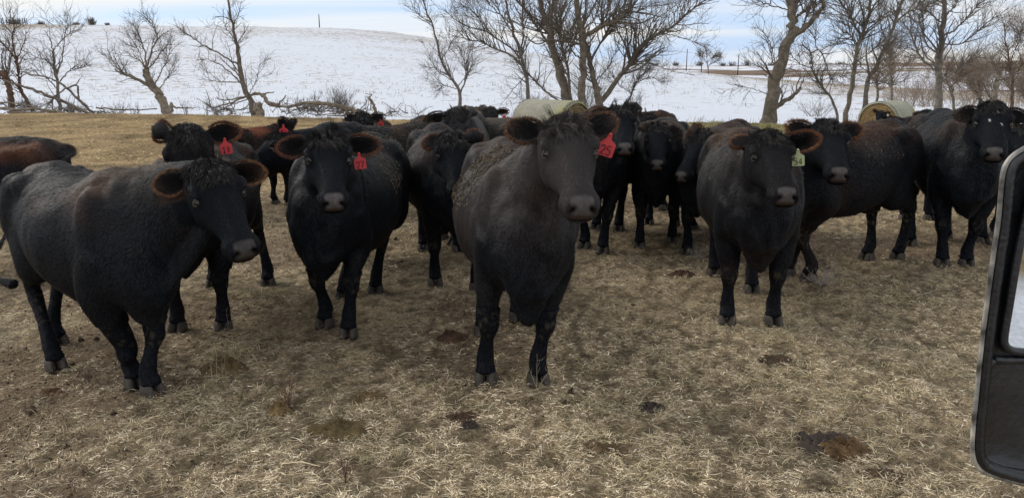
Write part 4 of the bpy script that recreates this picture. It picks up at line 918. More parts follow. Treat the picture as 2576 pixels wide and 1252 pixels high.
tree('bare_tree', 26.5, [([(1924, 314), (1941, 262), (1944, 214), (1962, 175), (1978, 129), (1993, 86), (1996, 52), (1992, 20), (1976, -40)], 34, 17), ([(1996, 90), (2026, 70), (2054, 40), (2069, 16), (2071, -30)], 15, 8), ([(1996, 56), (2014, 34), (2040, 16), (2060, -15)], 8, 5), ([(1996, 50), (2003, 20), (2012, -30)], 8, 6), ([(2020, 72), (2032, 30), (2050, -10)], 5, 4), ([(1952, 272), (1974, 254), (2002, 237), (2013, 220)], 13, 6), ([(1960, 262), (1968, 240), (1960, 220)], 5, 3),
      ([(1944, 198), (1919, 172), (1880, 158)], 3.5, 1.2), ([(1960, 178), (1941, 147), (1937, 107), (1912, 72)], 3.5, 1.2), ([(1986, 26), (1930, 12), (1880, -10)], 3.5, 1.5), ([(1941, 240), (1900, 225), (1850, 215)], 2.5, 1), ([(2013, 222), (2022, 200), (2035, 180)], 3, 1.2)],
     'stout twisted tree trunk standing alone right of centre, lopped side branch', 12, n1=90, n2=340, n3=750, l1=(.5, 1.4))
tree('bare_tree', 29, [([(2110, 312), (2101, 269), (2082, 236), (2058, 203), (2042, 171), (2039, 135), (2018, 112)], 7, 2.5), ([(2042, 172), (2011, 159), (1984, 132)], 3, 1.2), ([(2039, 136), (2060, 126), (2076, 153), (2086, 188), (2095, 200)], 3.5, 1.8), ([(2056, 128), (2048, 95), (2030, 70)], 2.5, 1), ([(2062, 206), (2100, 190), (2130, 195)], 2, 1)], 'thin bent sapling between the stout trunk and the bale', 13, n1=50, n2=320, n3=700, l1=(.4, 1.1))
tree('bare_tree', 27, [([(2122, 316), (2137, 252), (2147, 184), (2158, 119), (2170, 89), (2184, 40), (2194, -40)], 13, 6), ([(2167, 92), (2149, 61), (2130, 24), (2100, -10)], 6, 4), ([(2158, 120), (2140, 90), (2120, 79)], 4.5, 3), ([(2140, 92), (2132, 64), (2105, 54)], 3, 2), ([(2172, 86), (2210, 50), (2230, 10)], 4, 1.5), ([(2150, 160), (2190, 130), (2215, 110)], 3, 1), ([(2160, 118), (2120, 110), (2080, 118)], 2.5, 1)],
     'tall slim tree rising left of the right bale', 14, n1=95, n2=430, n3=950)
tree('bare_tree', 28.5, [([(2176, 270), (2183, 208), (2193, 184), (2220, 132), (2250, 62), (2260, 24), (2286, -30)], 12, 5), ([(2252, 57), (2281, 34), (2320, 21), (2356, 2)], 5.5, 2.5), ([(2196, 182), (2215, 172), (2250, 160)], 3, 1), ([(2222, 130), (2250, 110), (2290, 100)], 3, 1), ([(2190, 188), (2165, 165), (2160, 140)], 3, 1), ([(2232, 104), (2215, 60), (2210, 10)], 3.5, 1.5), ([(2184, 212), (2215, 205), (2245, 215)], 3, 1)],
     'tree leaning right with its trunk behind the right bale', 15, n1=95, n2=430, n3=950)
tree('bare_tree', 31, [([(2360, 290), (2363, 215), (2361, 147), (2369, 101), (2373, 46), (2376, -40)], 19, 9), ([(2361, 184), (2318, 147), (2287, 77), (2262, 50)], 5, 1.5), ([(2366, 210), (2412, 171), (2455, 148), (2502, 145)], 5, 1.3), ([(2371, 90), (2409, 70), (2455, 18), (2490, -10)], 5, 1.5), ([(2365, 140), (2330, 110), (2322, 60), (2320, 10)], 4, 2), ([(2372, 60), (2335, 30), (2310, 5)], 4, 2), ([(2366, 110), (2420, 110), (2480, 60), (2515, 40)], 4, 1.2), ([(2374, 40), (2400, 20), (2420, -20)], 4, 2)],
     'thick straight tree right of the bale with long curving side branches', 16, n1=150, n2=660, n3=1400)
tree('tree_snag', 29, [([(2502, 280), (2504, 236), (2510, 188)], 13, 10), ([(2504, 240), (2490, 215), (2484, 200)], 3, 1)], 'broken leafless snag above the tall right cow', 17, n1=6, n2=30, n3=60, cat='dead tree', mat=M_DEADW)
tree('bare_tree', 30, [([(2546, 285), (2546, 235), (2547, 190), (2538, 153), (2526, 62)], 9, 2), ([(2540, 160), (2560, 110), (2574, 70)], 3, 1), ([(2546, 195), (2575, 160), (2600, 130)], 3, 1), ([(2545, 220), (2515, 190), (2500, 160)], 3, 1)], 'pale brown bare tree at the right edge of the picture', 18, n1=90, n2=600, n3=1500, l1=(.5, 1.4), twig=M_TWIGP, mat=M_BARKR)
tree('bare_tree', 33, [([(2207, 262), (2207, 236), (2206, 214), (2200, 196)], 7, 5), ([(2206, 214), (2230, 190), (2250, 176)], 3, 1)], 'short trunk showing above the left end of the right bale', 19, n1=26, n2=180, n3=420, l1=(.4, 1.2), twig=M_TWIGP)
tree('bare_tree', 36, [([(2243, 262), (2243, 200), (2241, 150), (2236, 120)], 6, 3), ([(2243, 190), (2275, 165), (2300, 150)], 3, 1)], 'slender brown tree behind the right bale', 20, n1=60, n2=420, n3=900, twig=M_TWIGP)
tree('bare_tree', 32, [([(2408, 290), (2396, 236), (2402, 205), (2414, 184)], 8, 3), ([(2396, 240), (2380, 200), (2384, 170)], 3, 1), ([(2404, 206), (2440, 180), (2462, 170)], 3, 1)], 'scrubby forked tree between the thick tree and the snag', 21, n1=70, n2=480, n3=1100, l1=(.5, 1.3), twig=M_TWIGP)
tree('bare_tree', 34, [([(2462, 288), (2465, 230), (2458, 190)], 6, 3), ([(2464, 240), (2440, 215), (2430, 190)], 3, 1)], 'low brown scrub tree above the raised ear of the tall right cow', 22, n1=70, n2=480, n3=1100, l1=(.5, 1.2), twig=M_TWIGP)
tree('bare_tree', 34, [([(2588, 290), (2584, 240), (2590, 190)], 10, 4)], 'scrub tree just outside the right edge', 23, n1=60, n2=420, n3=900, l1=(.6, 1.5), twig=M_TWIGP)
tree('bare_tree', 118, [([(1783, 190), (1781, 172), (1779, 158)], 3, 1.6), ([(1779, 160), (1768, 145), (1760, 136)], 1.2, .5), ([(1780, 158), (1790, 146), (1800, 140)], 1.2, .5), ([(1779, 158), (1778, 142), (1776, 132)], 1.2, .5), ([(1781, 166), (1796, 158), (1808, 152)], 1, .5)],
     'small distant tree standing alone in the snow under the far skyline', 24, n1=40, n2=220, n3=400, l1=(1.0, 2.0), l2=(.6, 1.2), l3=(.4, .8), rmin=.018, group=None)
# bushes
shrub('bush', 858, 276, 27.2, 75, 66, 60, 'loose grey-brown bush behind the fallen log', 61, group='bushes on the creek bank', n3=9)
shrub('bush', 800, 280, 27.6, 80, 46, 34, 'sparse low bush left of the log bush', 62, group='bushes on the creek bank')
shrub('bush', 300, 282, 26.6, 60, 34, 26, 'low weedy bush left of the pollard tree', 63, group='bushes on the creek bank')
shrub('bush', 345, 284, 26.8, 40, 30, 16, 'thin weedy bush in front of the pollard tree', 64, group='bushes on the creek bank')
shrub('bush', 470, 284, 26.6, 30, 36, 12, 'tuft of tall weeds right of the pollard tree', 65, group='bushes on the creek bank')
shrub('bush', 520, 286, 26.5, 16, 52, 9, 'upright dark weed cluster, tallest on the bank', 66, group='bushes on the creek bank')
shrub('bush', 548, 290, 26.4, 40, 40, 18, 'weeds between the upright cluster and the stump', 67, group='bushes on the creek bank')
shrub('bush', 60, 272, 27.6, 110, 40, 60, 'brushy undergrowth among the far left trunks', 68, group='bushes on the creek bank')
shrub('bush', 190, 278, 27.4, 90, 34, 40, 'brush beneath the fallen limbs at far left', 69, group='bushes on the creek bank')
shrub('bush', 990, 290, 27, 60, 34, 16, 'few weed stalks right of the broken post stub', 70, group='bushes on the creek bank')
shrub('bush', 1050, 292, 27.5, 60, 32, 12, 'scattered weed stalks left of the grey-faced cow', 71, group='bushes on the creek bank')
shrub('bush', 1345, 262, 29, 90, 40, 40, 'brush at the foot of the left clump tree', 72, group='bushes on the creek bank')
shrub('bush', 1480, 268, 29, 120, 110, 60, 'tangled undergrowth inside the big clump', 73, group='bushes on the creek bank')
shrub('bush', 1600, 262, 30, 80, 50, 26, 'thin brush right of the big clump', 74, group='bushes on the creek bank')
shrub('bush', 2050, 290, 29, 110, 60, 36, 'thin drooping brush between stout trunk and slim tree', 75, group='bushes on the creek bank')
for i, (px, w_, h_) in enumerate(((2290, 130, 100), (2350, 120, 110), (2440, 120, 110), (2500, 120, 120), (2560, 110, 120), (2250, 100, 70), (2410, 100, 80), (2320, 120, 90))):
    shrub('brush', px, 266, 34+i*1.3, w_, h_, 42, ('brown brush thicket just right of the right bale', 'tall brown brush behind the distant side-on cow', 'brush thicket right of the thick straight tree', 'tall brush at the foot of the snag', 'tallest brush thicket at the right edge', 'low brush behind the right bale', 'brush between the thick tree and the scrubby fork', 'brush just left of the thick straight tree')[i], 80+i, twig=M_TWIGP, group='brush thickets at the right', n3=8, rad=.008)
for i, (px, w_, h_, lab) in enumerate(((86, 44, 22, 'large bare bush on the left skyline'), (150, 30, 10, 'low bare bush on the left skyline'), (236, 26, 10, 'flat bush on the skyline left of the round one'), (274, 24, 20, 'small round bush on the skyline'), (310, 16, 8, 'tiny bush on the skyline beside the round one'))):
    x_ = (px-1288)/FOC*150; shrub('bush', px, 72, 150, w_, h_, 60, lab, 95+i, base=(x_, 150, float(h_snow(np.array([x_]), np.array([150.]))[0])-.1), rad=.05, group='bushes on the skyline')
for i, (px, h_, Yd) in enumerate(((1700, 12, 560), (1760, 14, 600), (1840, 13, 560), (1880, 16, 600), (1940, 12, 560), (2040, 14, 600), (2110, 12, 560), (2330, 14, 560), (1650, 10, 600), (1820, 10, 640))):
    shrub('far_tree', px, 166, Yd, 22+i % 3*6, h_, 40, 'tiny bare tree on the far skyline, ' + ('nearest the pole in the snow', 'above the small lone tree', 'right of the small lone tree', 'beside the stout trunk', 'largest of those left of the stout trunk', 'between stout trunk and thin sapling', 'left of the tall slim tree', 'left of the thick straight tree', 'left of the pole in the snow', 'the farthest one')[i], 120+i, rad=.14, group='trees on the far skyline', cat='tree')
# fallen wood
def log(pts, w0, w1, Y, label, seed, side=(), mat=None):
    rs_ = np.random.RandomState(seed); mb = MB()
    for j, (pp, a, b_) in enumerate([(pts, w0, w1)] + list(side)):
        q = catmull([P(x, y, Y + rs_.uniform(-.12, .12)) for x, y in pp], 6); n = len(q); q[1:-1] += rs_.normal(0, .012, (n-2, 3))
        r = np.linspace(a, b_, n)/2/FOC*Y*(1+rs_.normal(0, .09, n)); mb.tube(q, list(r), n=9, up=(0, 0, 1) if abs(q[-1][0]-q[0][0]) > abs(q[-1][2]-q[0][2]) else (0, 1, 0))
    tag(mb.build('fallen_log', mat or M_DEADW, None), label, 'log', 'fallen limbs on the creek bank')
log([(902, 280), (853, 267), (810, 260), (761, 261), (722, 270)], 13, 6, 26.8, 'long pale arching log right of the stump', 1, [([(722, 270), (700, 264), (715, 246), (719, 240)], 6, 2), ([(810, 262), (770, 270), (740, 276)], 4, 2), ([(880, 277), (850, 284), (800, 290)], 4, 2)])
log([(704, 266), (677, 260), (662, 240), (640, 236), (612, 245), (570, 264), (520, 272)], 12, 2, 27.0, 'crooked pale limb propped behind the broken stump', 2, [([(655, 238), (690, 231)], 5, 2), ([(612, 245), (560, 252), (545, 243)], 4, 1.5), ([(600, 250), (560, 275), (525, 280)], 4, 1.5)])
log([(946, 290), (940, 264), (928, 245)], 9, 7, 26.5, 'short broken post-like limb leaning left', 3, [([(928, 245), (936, 239), (918, 236)], 3, 1.5), ([(934, 242), (930, 232)], 2, 1)])
log([(964, 290), (914, 289), (823, 292)], 6, 3, 26.3, 'thin log lying along the pasture edge behind cow 28', 4)
log([(432, 280), (431, 262), (438, 270), (465, 272), (494, 271)], 8, 2, 27.4, 'small forked log at the foot of the pollard tree', 5)
log([(242, 271), (306, 277), (395, 274)], 4, 3, 27.2, 'thin dark branch lying on the snow left of the pollard tree', 6, mat=M_BARK)
log([(228, 288), (171, 261), (122, 240), (61, 218), (10, 202)], 8, 5, 27.0, 'long fallen limb sloping up to the left at far left', 7, [([(181, 284), (183, 268)], 12, 9)], mat=M_BARK)
log([(235, 287), (197, 249), (159, 214), (122, 197), (55, 181)], 7, 3, 27.6, 'upper fallen limb with a sharp elbow at far left', 8, [([(197, 249), (190, 214), (135, 243)], 6, 3), ([(190, 214), (204, 196)], 3, 1.5), ([(100, 192), (78, 170)], 3, 1)], mat=M_BARK)
log([(-20, 270), (40, 276), (92, 274), (184, 286)], 8, 5, 26.6, 'horizontal limb lying low across the far left bank', 9, [([(20, 282), (80, 284), (140, 280)], 6, 4), ([(0, 258), (50, 262), (110, 276)], 4, 3)])
# small weeds poking through the snow, nearer part
rs_ = np.random.RandomState(5); n = 5200; y = 26.5 + 95*rs_.rand(n)**1.5; x = (rs_.rand(n)*2-1)*y*.76; keepm = fbm(np.stack([x, y], 1)*.22, 88, 3) > .47; x, y = x[keepm], y[keepm]; n = len(x)
z = h_snow(x, y); m_ = 4; p0 = np.repeat(np.stack([x, y, z], 1), m_, 0) + np.concatenate([rs_.normal(0, .12, (n*m_, 2)), np.full((n*m_, 1), -.02)], 1)
d = nrm(np.stack([rs_.normal(0, .35, n*m_), rs_.normal(0, .35, n*m_), np.ones(n*m_)], 1)); l = rs_.uniform(.05, .22, n*m_)*np.repeat(rs_.uniform(.5, 1.4, n), m_)
V, F = ribbons(np.stack([p0, p0+d*(l*.5)[:, None], p0+d*l[:, None]], 1), np.tile([.012, .012, .006], (n*m_, 1)), np.tile([1., 0, 0], (n*m_, 1)))
tag(link('snow_weeds', npmesh('snow_weeds', V, F, True, np.tile([.20, .15, .10], (len(V), 1))), M_WEED), 'thin dead weeds poking out of the snow field', 'weeds', kind='stuff')

def brushpile(px, py, Y, wpx, hpx, n, label, seed):
    rs_ = np.random.RandomState(seed); b = P(px, py, Y); W = wpx/FOC*Y/2; H_ = hpx/FOC*Y
    p = b + np.stack([rs_.uniform(-W, W, n), rs_.normal(0, .35, n), rs_.uniform(-.05, H_*.45, n)], 1); d = nrm(np.stack([rs_.normal(0, 1, n), rs_.normal(0, .6, n), rs_.normal(.12, .28, n)], 1)); pts = [p]; L_ = rs_.uniform(.35, 1.0, n)*max(H_*1.6, .8)
    for k in range(7): d = nrm(d + rs_.normal(0, .2, (n, 3))); pts.append(pts[-1]+d*(L_/7)[:, None])
    P1 = np.stack(pts, 1); P1[:, :, 2] = np.maximum(P1[:, :, 2], b[2]-.12); R1 = rs_.uniform(.008, .024, (n, 1))*np.linspace(1, .4, 8)[None]
    P2, R2 = sprout(P1, R1, n*6, H_*.3, H_*.8, 4, rs_, up=.25, rmin=.005)
    V1, F1 = batch_tubes(P1-b, R1, 4); V2, F2 = batch_tubes(P2-b, R2, 3)
    o = link('brush_pile', npmesh('brush_pile', np.concatenate([V1, V2]), np.concatenate([F1, F2+len(V1)])), M_TWIG); o.location = b; tag(o, label, 'brush pile', 'tangled deadfall along the creek')
for i, (px, w_, h_, n_, lab) in enumerate(((45, 110, 34, 30, 'tangled dead branches among the far left trunks'), (160, 110, 30, 30, 'tangle of fallen twigs under the elbowed limb'), (270, 90, 16, 16, 'low scatter of dead twigs left of the pollard tree'),
    (570, 90, 30, 26, 'tangle of dead branches just left of the stump'), (745, 110, 34, 34, 'twiggy tangle at the left end of the arching log'), (830, 110, 36, 36, 'twiggy tangle beneath the arching log'), (900, 80, 26, 22, 'dead twigs at the right end of the arching log'), (1010, 70, 18, 12, 'few dead twigs right of the broken limb'), (1380, 120, 40, 26, 'deadfall at the foot of the big clump'))):
    brushpile(px, 284 if px < 1200 else 276, 27.2, w_, h_, n_, lab, 500+i)
# ------------------------------------------------------------------ hay bales
M_NET = pmat('net_wrapped_hay', rough=.8, vcol=True, noise=(22, .78, 1.2), bump=(70, .6, .02))
M_END = pmat('bale_end_hay', rough=.9, vcol=True, noise=(40, .6, 1.35), bump=(60, .9, .03))
def bale(cx, cy, r, Ln, ang, label, seed, side, endc, gz):
    rs_ = np.random.RandomState(seed); ca, sa = math.cos(ang), math.sin(ang); ax = np.array([ca, sa, 0]); ay = np.array([-sa, ca, 0])
    root = empty('hay_bale', (cx, cy, gz), label=label, cat='hay bale', group='round hay bales'); nA, nL = 72, 26; V = []
    ts = np.concatenate([[0, .015, .04], np.linspace(.08, .92, nL-6), [.96, .985, 1]])
    for t in ts:
        for j in range(nA):
            a = 2*math.pi*j/nA; e = 1 - .10*max(0, 1-min(t, 1-t)/.04)**2; q = np.array([[math.cos(a)*1.2+seed, math.sin(a)*1.2, t*1.6]])
            rr = r*e*(1 + .045*(fbm(q*1.4, seed, 3)[0]-.5)) * (1-.05*max(0, -math.sin(a))**4)
            V.append(ax*(t-.5)*Ln + ay*rr*math.cos(a) + np.array([0, 0, r*.965 + rr*math.sin(a)]))
    V = np.array(V); nL = len(ts); F = [(i*nA+j, i*nA+(j+1) % nA, (i+1)*nA+(j+1) % nA, (i+1)*nA+j) for i in range(nL-1) for j in range(nA)]
    topw = smooth01(.1, .9, V[:, 2]/(2*r))[:, None]; n_ = fbm(V*5, seed, 3)[:, None]
    c = np.array(side)*(.8+.4*n_); ragg = (smooth01(.5, .62, fbm(V*2.2+4, seed+3, 3))[:, None])*smooth01(.2, .45, (V@ax)/Ln)[:, None]; c = c*(1-ragg*.8)+np.array([.28, .27, .11])*ragg*.8
    link('wrapped_side', npmesh('bale_side', V, np.array(F), True, c), M_NET, root)
    for sg in (-1, 1):       # spiral layered end
        V, F = [], []; nr = 40
        for i in range(nr+1):
            t = i/nr
            for j in range(nA):
                a = 2*math.pi*j/nA; ph = t*9 - j/nA; d = .012*math.cos(ph*2*math.pi) + (fbm(np.array([[math.cos(a)*t*9, math.sin(a)*t*9, seed]]), 4, 3)[0]-.5)*.05
                V.append(ax*sg*(Ln/2 - .01 + d - .04*t**6) + ay*r*.93*t*math.cos(a) + np.array([0, 0, r*.965 + r*.93*t*math.sin(a)]))
        for i in range(nr):
            for j in range(nA): F.append((i*nA+j, i*nA+(j+1) % nA, (i+1)*nA+(j+1) % nA, (i+1)*nA+j))
        V = np.array(V); tt = np.repeat(np.arange(nr+1)/nr, nA); aa = np.tile(np.arange(nA)/nA, nr+1); st = .5+.5*np.cos((tt*9-aa)*2*math.pi)
        c = np.array(endc)*(.78+.22*st+.5*(fbm(V*14, 3, 3)-.5))[:, None]; link('bale_end', npmesh('bale_end', V, np.array(F), True, c), M_END, root)
    # loose hay sticking out
    m = 3500; a = rs_.uniform(0, 2*math.pi, m); t = np.where(rs_.rand(m) < .8, np.where(rs_.rand(m) < .5, rs_.uniform(0, .05, m), rs_.uniform(.95, 1, m)), rs_.rand(m))
    ns = np.outer(np.cos(a), ay)+np.outer(np.sin(a), [0, 0, 1.]); p0 = np.outer((t-.5)*Ln, ax)+ns*(r*.985)+np.array([0, 0, r*.965]); d = nrm(rs_.normal(0, 1, (m, 3))+ns*.4); l = rs_.uniform(.01, .045, m)[:, None]
    V, F = ribbons(np.stack([p0, p0+d*l*.5, p0+d*l], 1), np.tile([.006, .006, .003], (m, 1)), nrm(np.cross(d, rs_.normal(0, 1, (m, 3)))))
    c = np.repeat(np.array(side)*.9*rs_.uniform(.6, 1.4, (m, 1)), 6, 0); link('loose_stalks', npmesh('bale_stalks', V, F, True, c), M_STRAW, root)
def ctr(px, Y): return (px-1288)/FOC*Y
bale(ctr(1387, 17.6), 17.6, .58, 1.5, R(-44), 'grey-green net-wrapped round bale behind the centre cow', 3, (.27, .26, .205), (.22, .165, .09), -.07)
bale(ctr(2220, 23.5), 23.5, .60, 1.5, R(44), 'round bale with golden swirled end at the right, black calf in front of it', 5, (.30, .30, .235), (.36, .25, .115), -.36)
# ------------------------------------------------------------------ poles and skyline fence
M_POLE = pmat('pole_wood', (.09, .08, .075), rough=.9, noise=(2, .8, 1.2))
def pole(px, ytop, Y, label, zb=None, r=.095):
    top = P(px, ytop, Y); zb = float(h_snow(np.array([top[0]]), np.array([Y]))[0]) if zb is None else zb
    root = empty('utility_pole', (top[0], Y, zb), label=label, cat='pole', group='utility poles'); mb = MB(); h_ = top[2]-zb
    mb.tube([(0, 0, -.3), (0, 0, h_*.5), (0, 0, h_)], [r*1.1, r, r*.75], n=10); mb.build('shaft', M_POLE, root)
    mb = MB(); mb.tube([(0, 0, h_-.02), (0, 0, h_+.12)], [r*.8, r*.5], n=10); mb.tube([(0, -r*.8, h_-.5), (0, -r*1.9, h_-.42)], [.04, .05], n=8); mb.build('insulator', M_POLE, root)
pole(802, 38, 149, 'lone pole on top of the snowy hill'); pole(1729, 125, 160, 'pole in the snow right of the big clump', zb=-1.0)
pole(1766, 147, 330, 'short far pole left of the small lone tree', zb=-.8, r=.2); pole(1859, 136, 330, 'thin far pole left of the stout trunk', zb=-.5, r=.2)
fx0, fx1 = ctr(-60, 149), ctr(118, 149); fr = empty('skyline_fence', (fx0, 149, float(h_snow(np.array([fx0]), np.array([149.]))[0])), label='wire fence with wooden posts along the left skyline', cat='fence')
b0 = np.array(fr.location); tops = []
pm = None
for i in range(32):
    x_ = fx0 + (fx1-fx0)*i/31 + random.Random(i).uniform(-.1, .1); z_ = float(h_snow(np.array([x_]), np.array([149.]))[0])
    if pm is None:
        mb = MB(); mb.tube([(0, 0, -.2), (0, 0, .7), (0, 0, 1.25)], [.075, .07, .06], n=7); o = mb.build('post', M_POLE, fr); pm = o
    else: o = pm.copy(); col.objects.link(o); o.parent = fr
    o.location = (x_-b0[0], 0, z_-b0[2]); o.scale = (1, 1, random.Random(i+5).uniform(.75, 1.15)); tops.append((x_-b0[0], -.07, z_-b0[2]))
for hh in (.35, .7, 1.05):
    mb = MB(); mb.tube([(a, b_, c_+hh) for a, b_, c_ in tops], [.012]*len(tops), n=4, up=(0, 0, 1)); mb.build('wire', M_POLE, fr)
# ------------------------------------------------------------------ truck wing mirror
M_BLK = pmat('black_plastic', (.0075, .0085, .0105), rough=.30, spec=.6, noise=(24, .5, 2.2), bump=(160, .35, .003))
M_RIM = bpy.data.materials.new('scuffed_rim'); M_RIM.use_nodes = True; nt = M_RIM.node_tree; b = nt.nodes['Principled BSDF']; b.inputs['Roughness'].default_value = .42
tcn = N(nt, 'ShaderNodeTexCoord'); z = N(nt, 'ShaderNodeTexNoise'); z.inputs['Scale'].default_value = 38; z.inputs['Detail'].default_value = 6; L(nt, tcn.outputs['Object'], z.inputs['Vector'])
cr = N(nt, 'ShaderNodeValToRGB'); e = cr.color_ramp.elements; e[0].position = .36; e[0].color = (.05, .045, .04, 1); e[1].position = .55; e[1].color = (.30, .29, .27, 1); x = cr.color_ramp.elements.new(.70); x.color = (.62, .58, .48, 1)
L(nt, z.outputs['Fac'], cr.inputs[0]); L(nt, cr.outputs[0], b.inputs['Base Color'])
M_MIR = pmat('mirror_glass', (.82, .85, .86), rough=.03, metal=1.0)
MY = .80
OUT = [(2720, 336), (2640, 346), (2600, 359), (2576, 371), (2550, 388), (2532, 410), (2522, 440), (2517, 480), (2510, 560), (2497, 650), (2482, 760), (2467, 880), (2455, 1000), (2447, 1080), (2445, 1130), (2451, 1165), (2472, 1192), (2515, 1210), (2576, 1226), (2660, 1240), (2760, 1246), (2830, 1225), (2850, 1150), (2858, 900), (2862, 600), (2855, 420), (2810, 350)]
q = np.array([P(x_, y_, MY) for x_, y_ in OUT]); q = catmull(np.vstack([q, q[:1]]), 5)[:-1]; cen = q.mean(0)
mroot = empty('wing_mirror', cen, label='black truck wing mirror with scuffed pale rim at the right edge', cat='mirror')
def inset(pts, d):
    t = np.roll(pts, -1, 0)-np.roll(pts, 1, 0); n_ = np.stack([t[:, 2], np.zeros(len(t)), -t[:, 0]], 1); n_ = nrm(n_); 
    s_ = np.sign(((cen-pts)*n_).sum(1).mean()); return pts + n_*s_*d
def ringY(d, dy): r_ = inset(q, d) + np.array([0, dy, 0]) - cen; return r_
mb = MB(); mb.loft([ringY(.0045, .002), ringY(.0015, .0015), ringY(.0, .004), ringY(.0035, .009), ringY(.014, .026), ringY(.042, .060), ringY(.065, .085)], cap=False); mb.loft([ringY(.066, .084), ringY(.065, .085)]); mb.build('housing_edge', M_RIM, mroot)
mb = MB(); mb.loft([ringY(.066, .070), ringY(.0085, .012), ringY(.0046, .003), ringY(.0062, -.001), ringY(.0095, -.0025), ringY(.0145, .000), ringY(.0175, .006), ringY(.020, .0085)], cap=True); mb.build('housing', M_BLK, mroot)
def curve_tube(pxs, Yd, r, name, mat, closed=True):
    g = np.array([P(x_, y_, Yd) for x_, y_ in pxs]); g = catmull(np.vstack([g, g[:1]]) if closed else g, 6) - cen; mb = MB(); mb.tube(g, [r]*len(g), n=10, up=(0, 1, 0)); return mb.build(name, mat, mroot)
GL = [(2600, 470), (2577, 560), (2557, 655), (2538, 768), (2526, 842), (2528, 866), (2544, 880), (2580, 886), (2700, 892), (2800, 880), (2815, 840), (2822, 500), (2800, 420), (2720, 408), (2640, 420)]
curve_tube(GL, MY+.0035, .0045, 'glass_surround', M_BLK)
g = catmull(np.array([P(x_, y_, MY+.0045) for x_, y_ in GL+GL[:1]]), 6)[:-1] - cen
mb = MB(); mb.loft([g, g+np.array([0, .003, 0])]); mb.build('mirror_glass', M_MIR, mroot, smooth=False)
RC = [(2500, 905), (2480, 925), (2470, 975), (2462, 1060), (2459, 1120), (2468, 1150), (2500, 1172), (2580, 1190), (2700, 1200), (2800, 1190), (2815, 1000), (2800, 915), (2650, 905)]
curve_tube(RC, MY+.0075, .005, 'lower_panel_ridge', M_BLK)
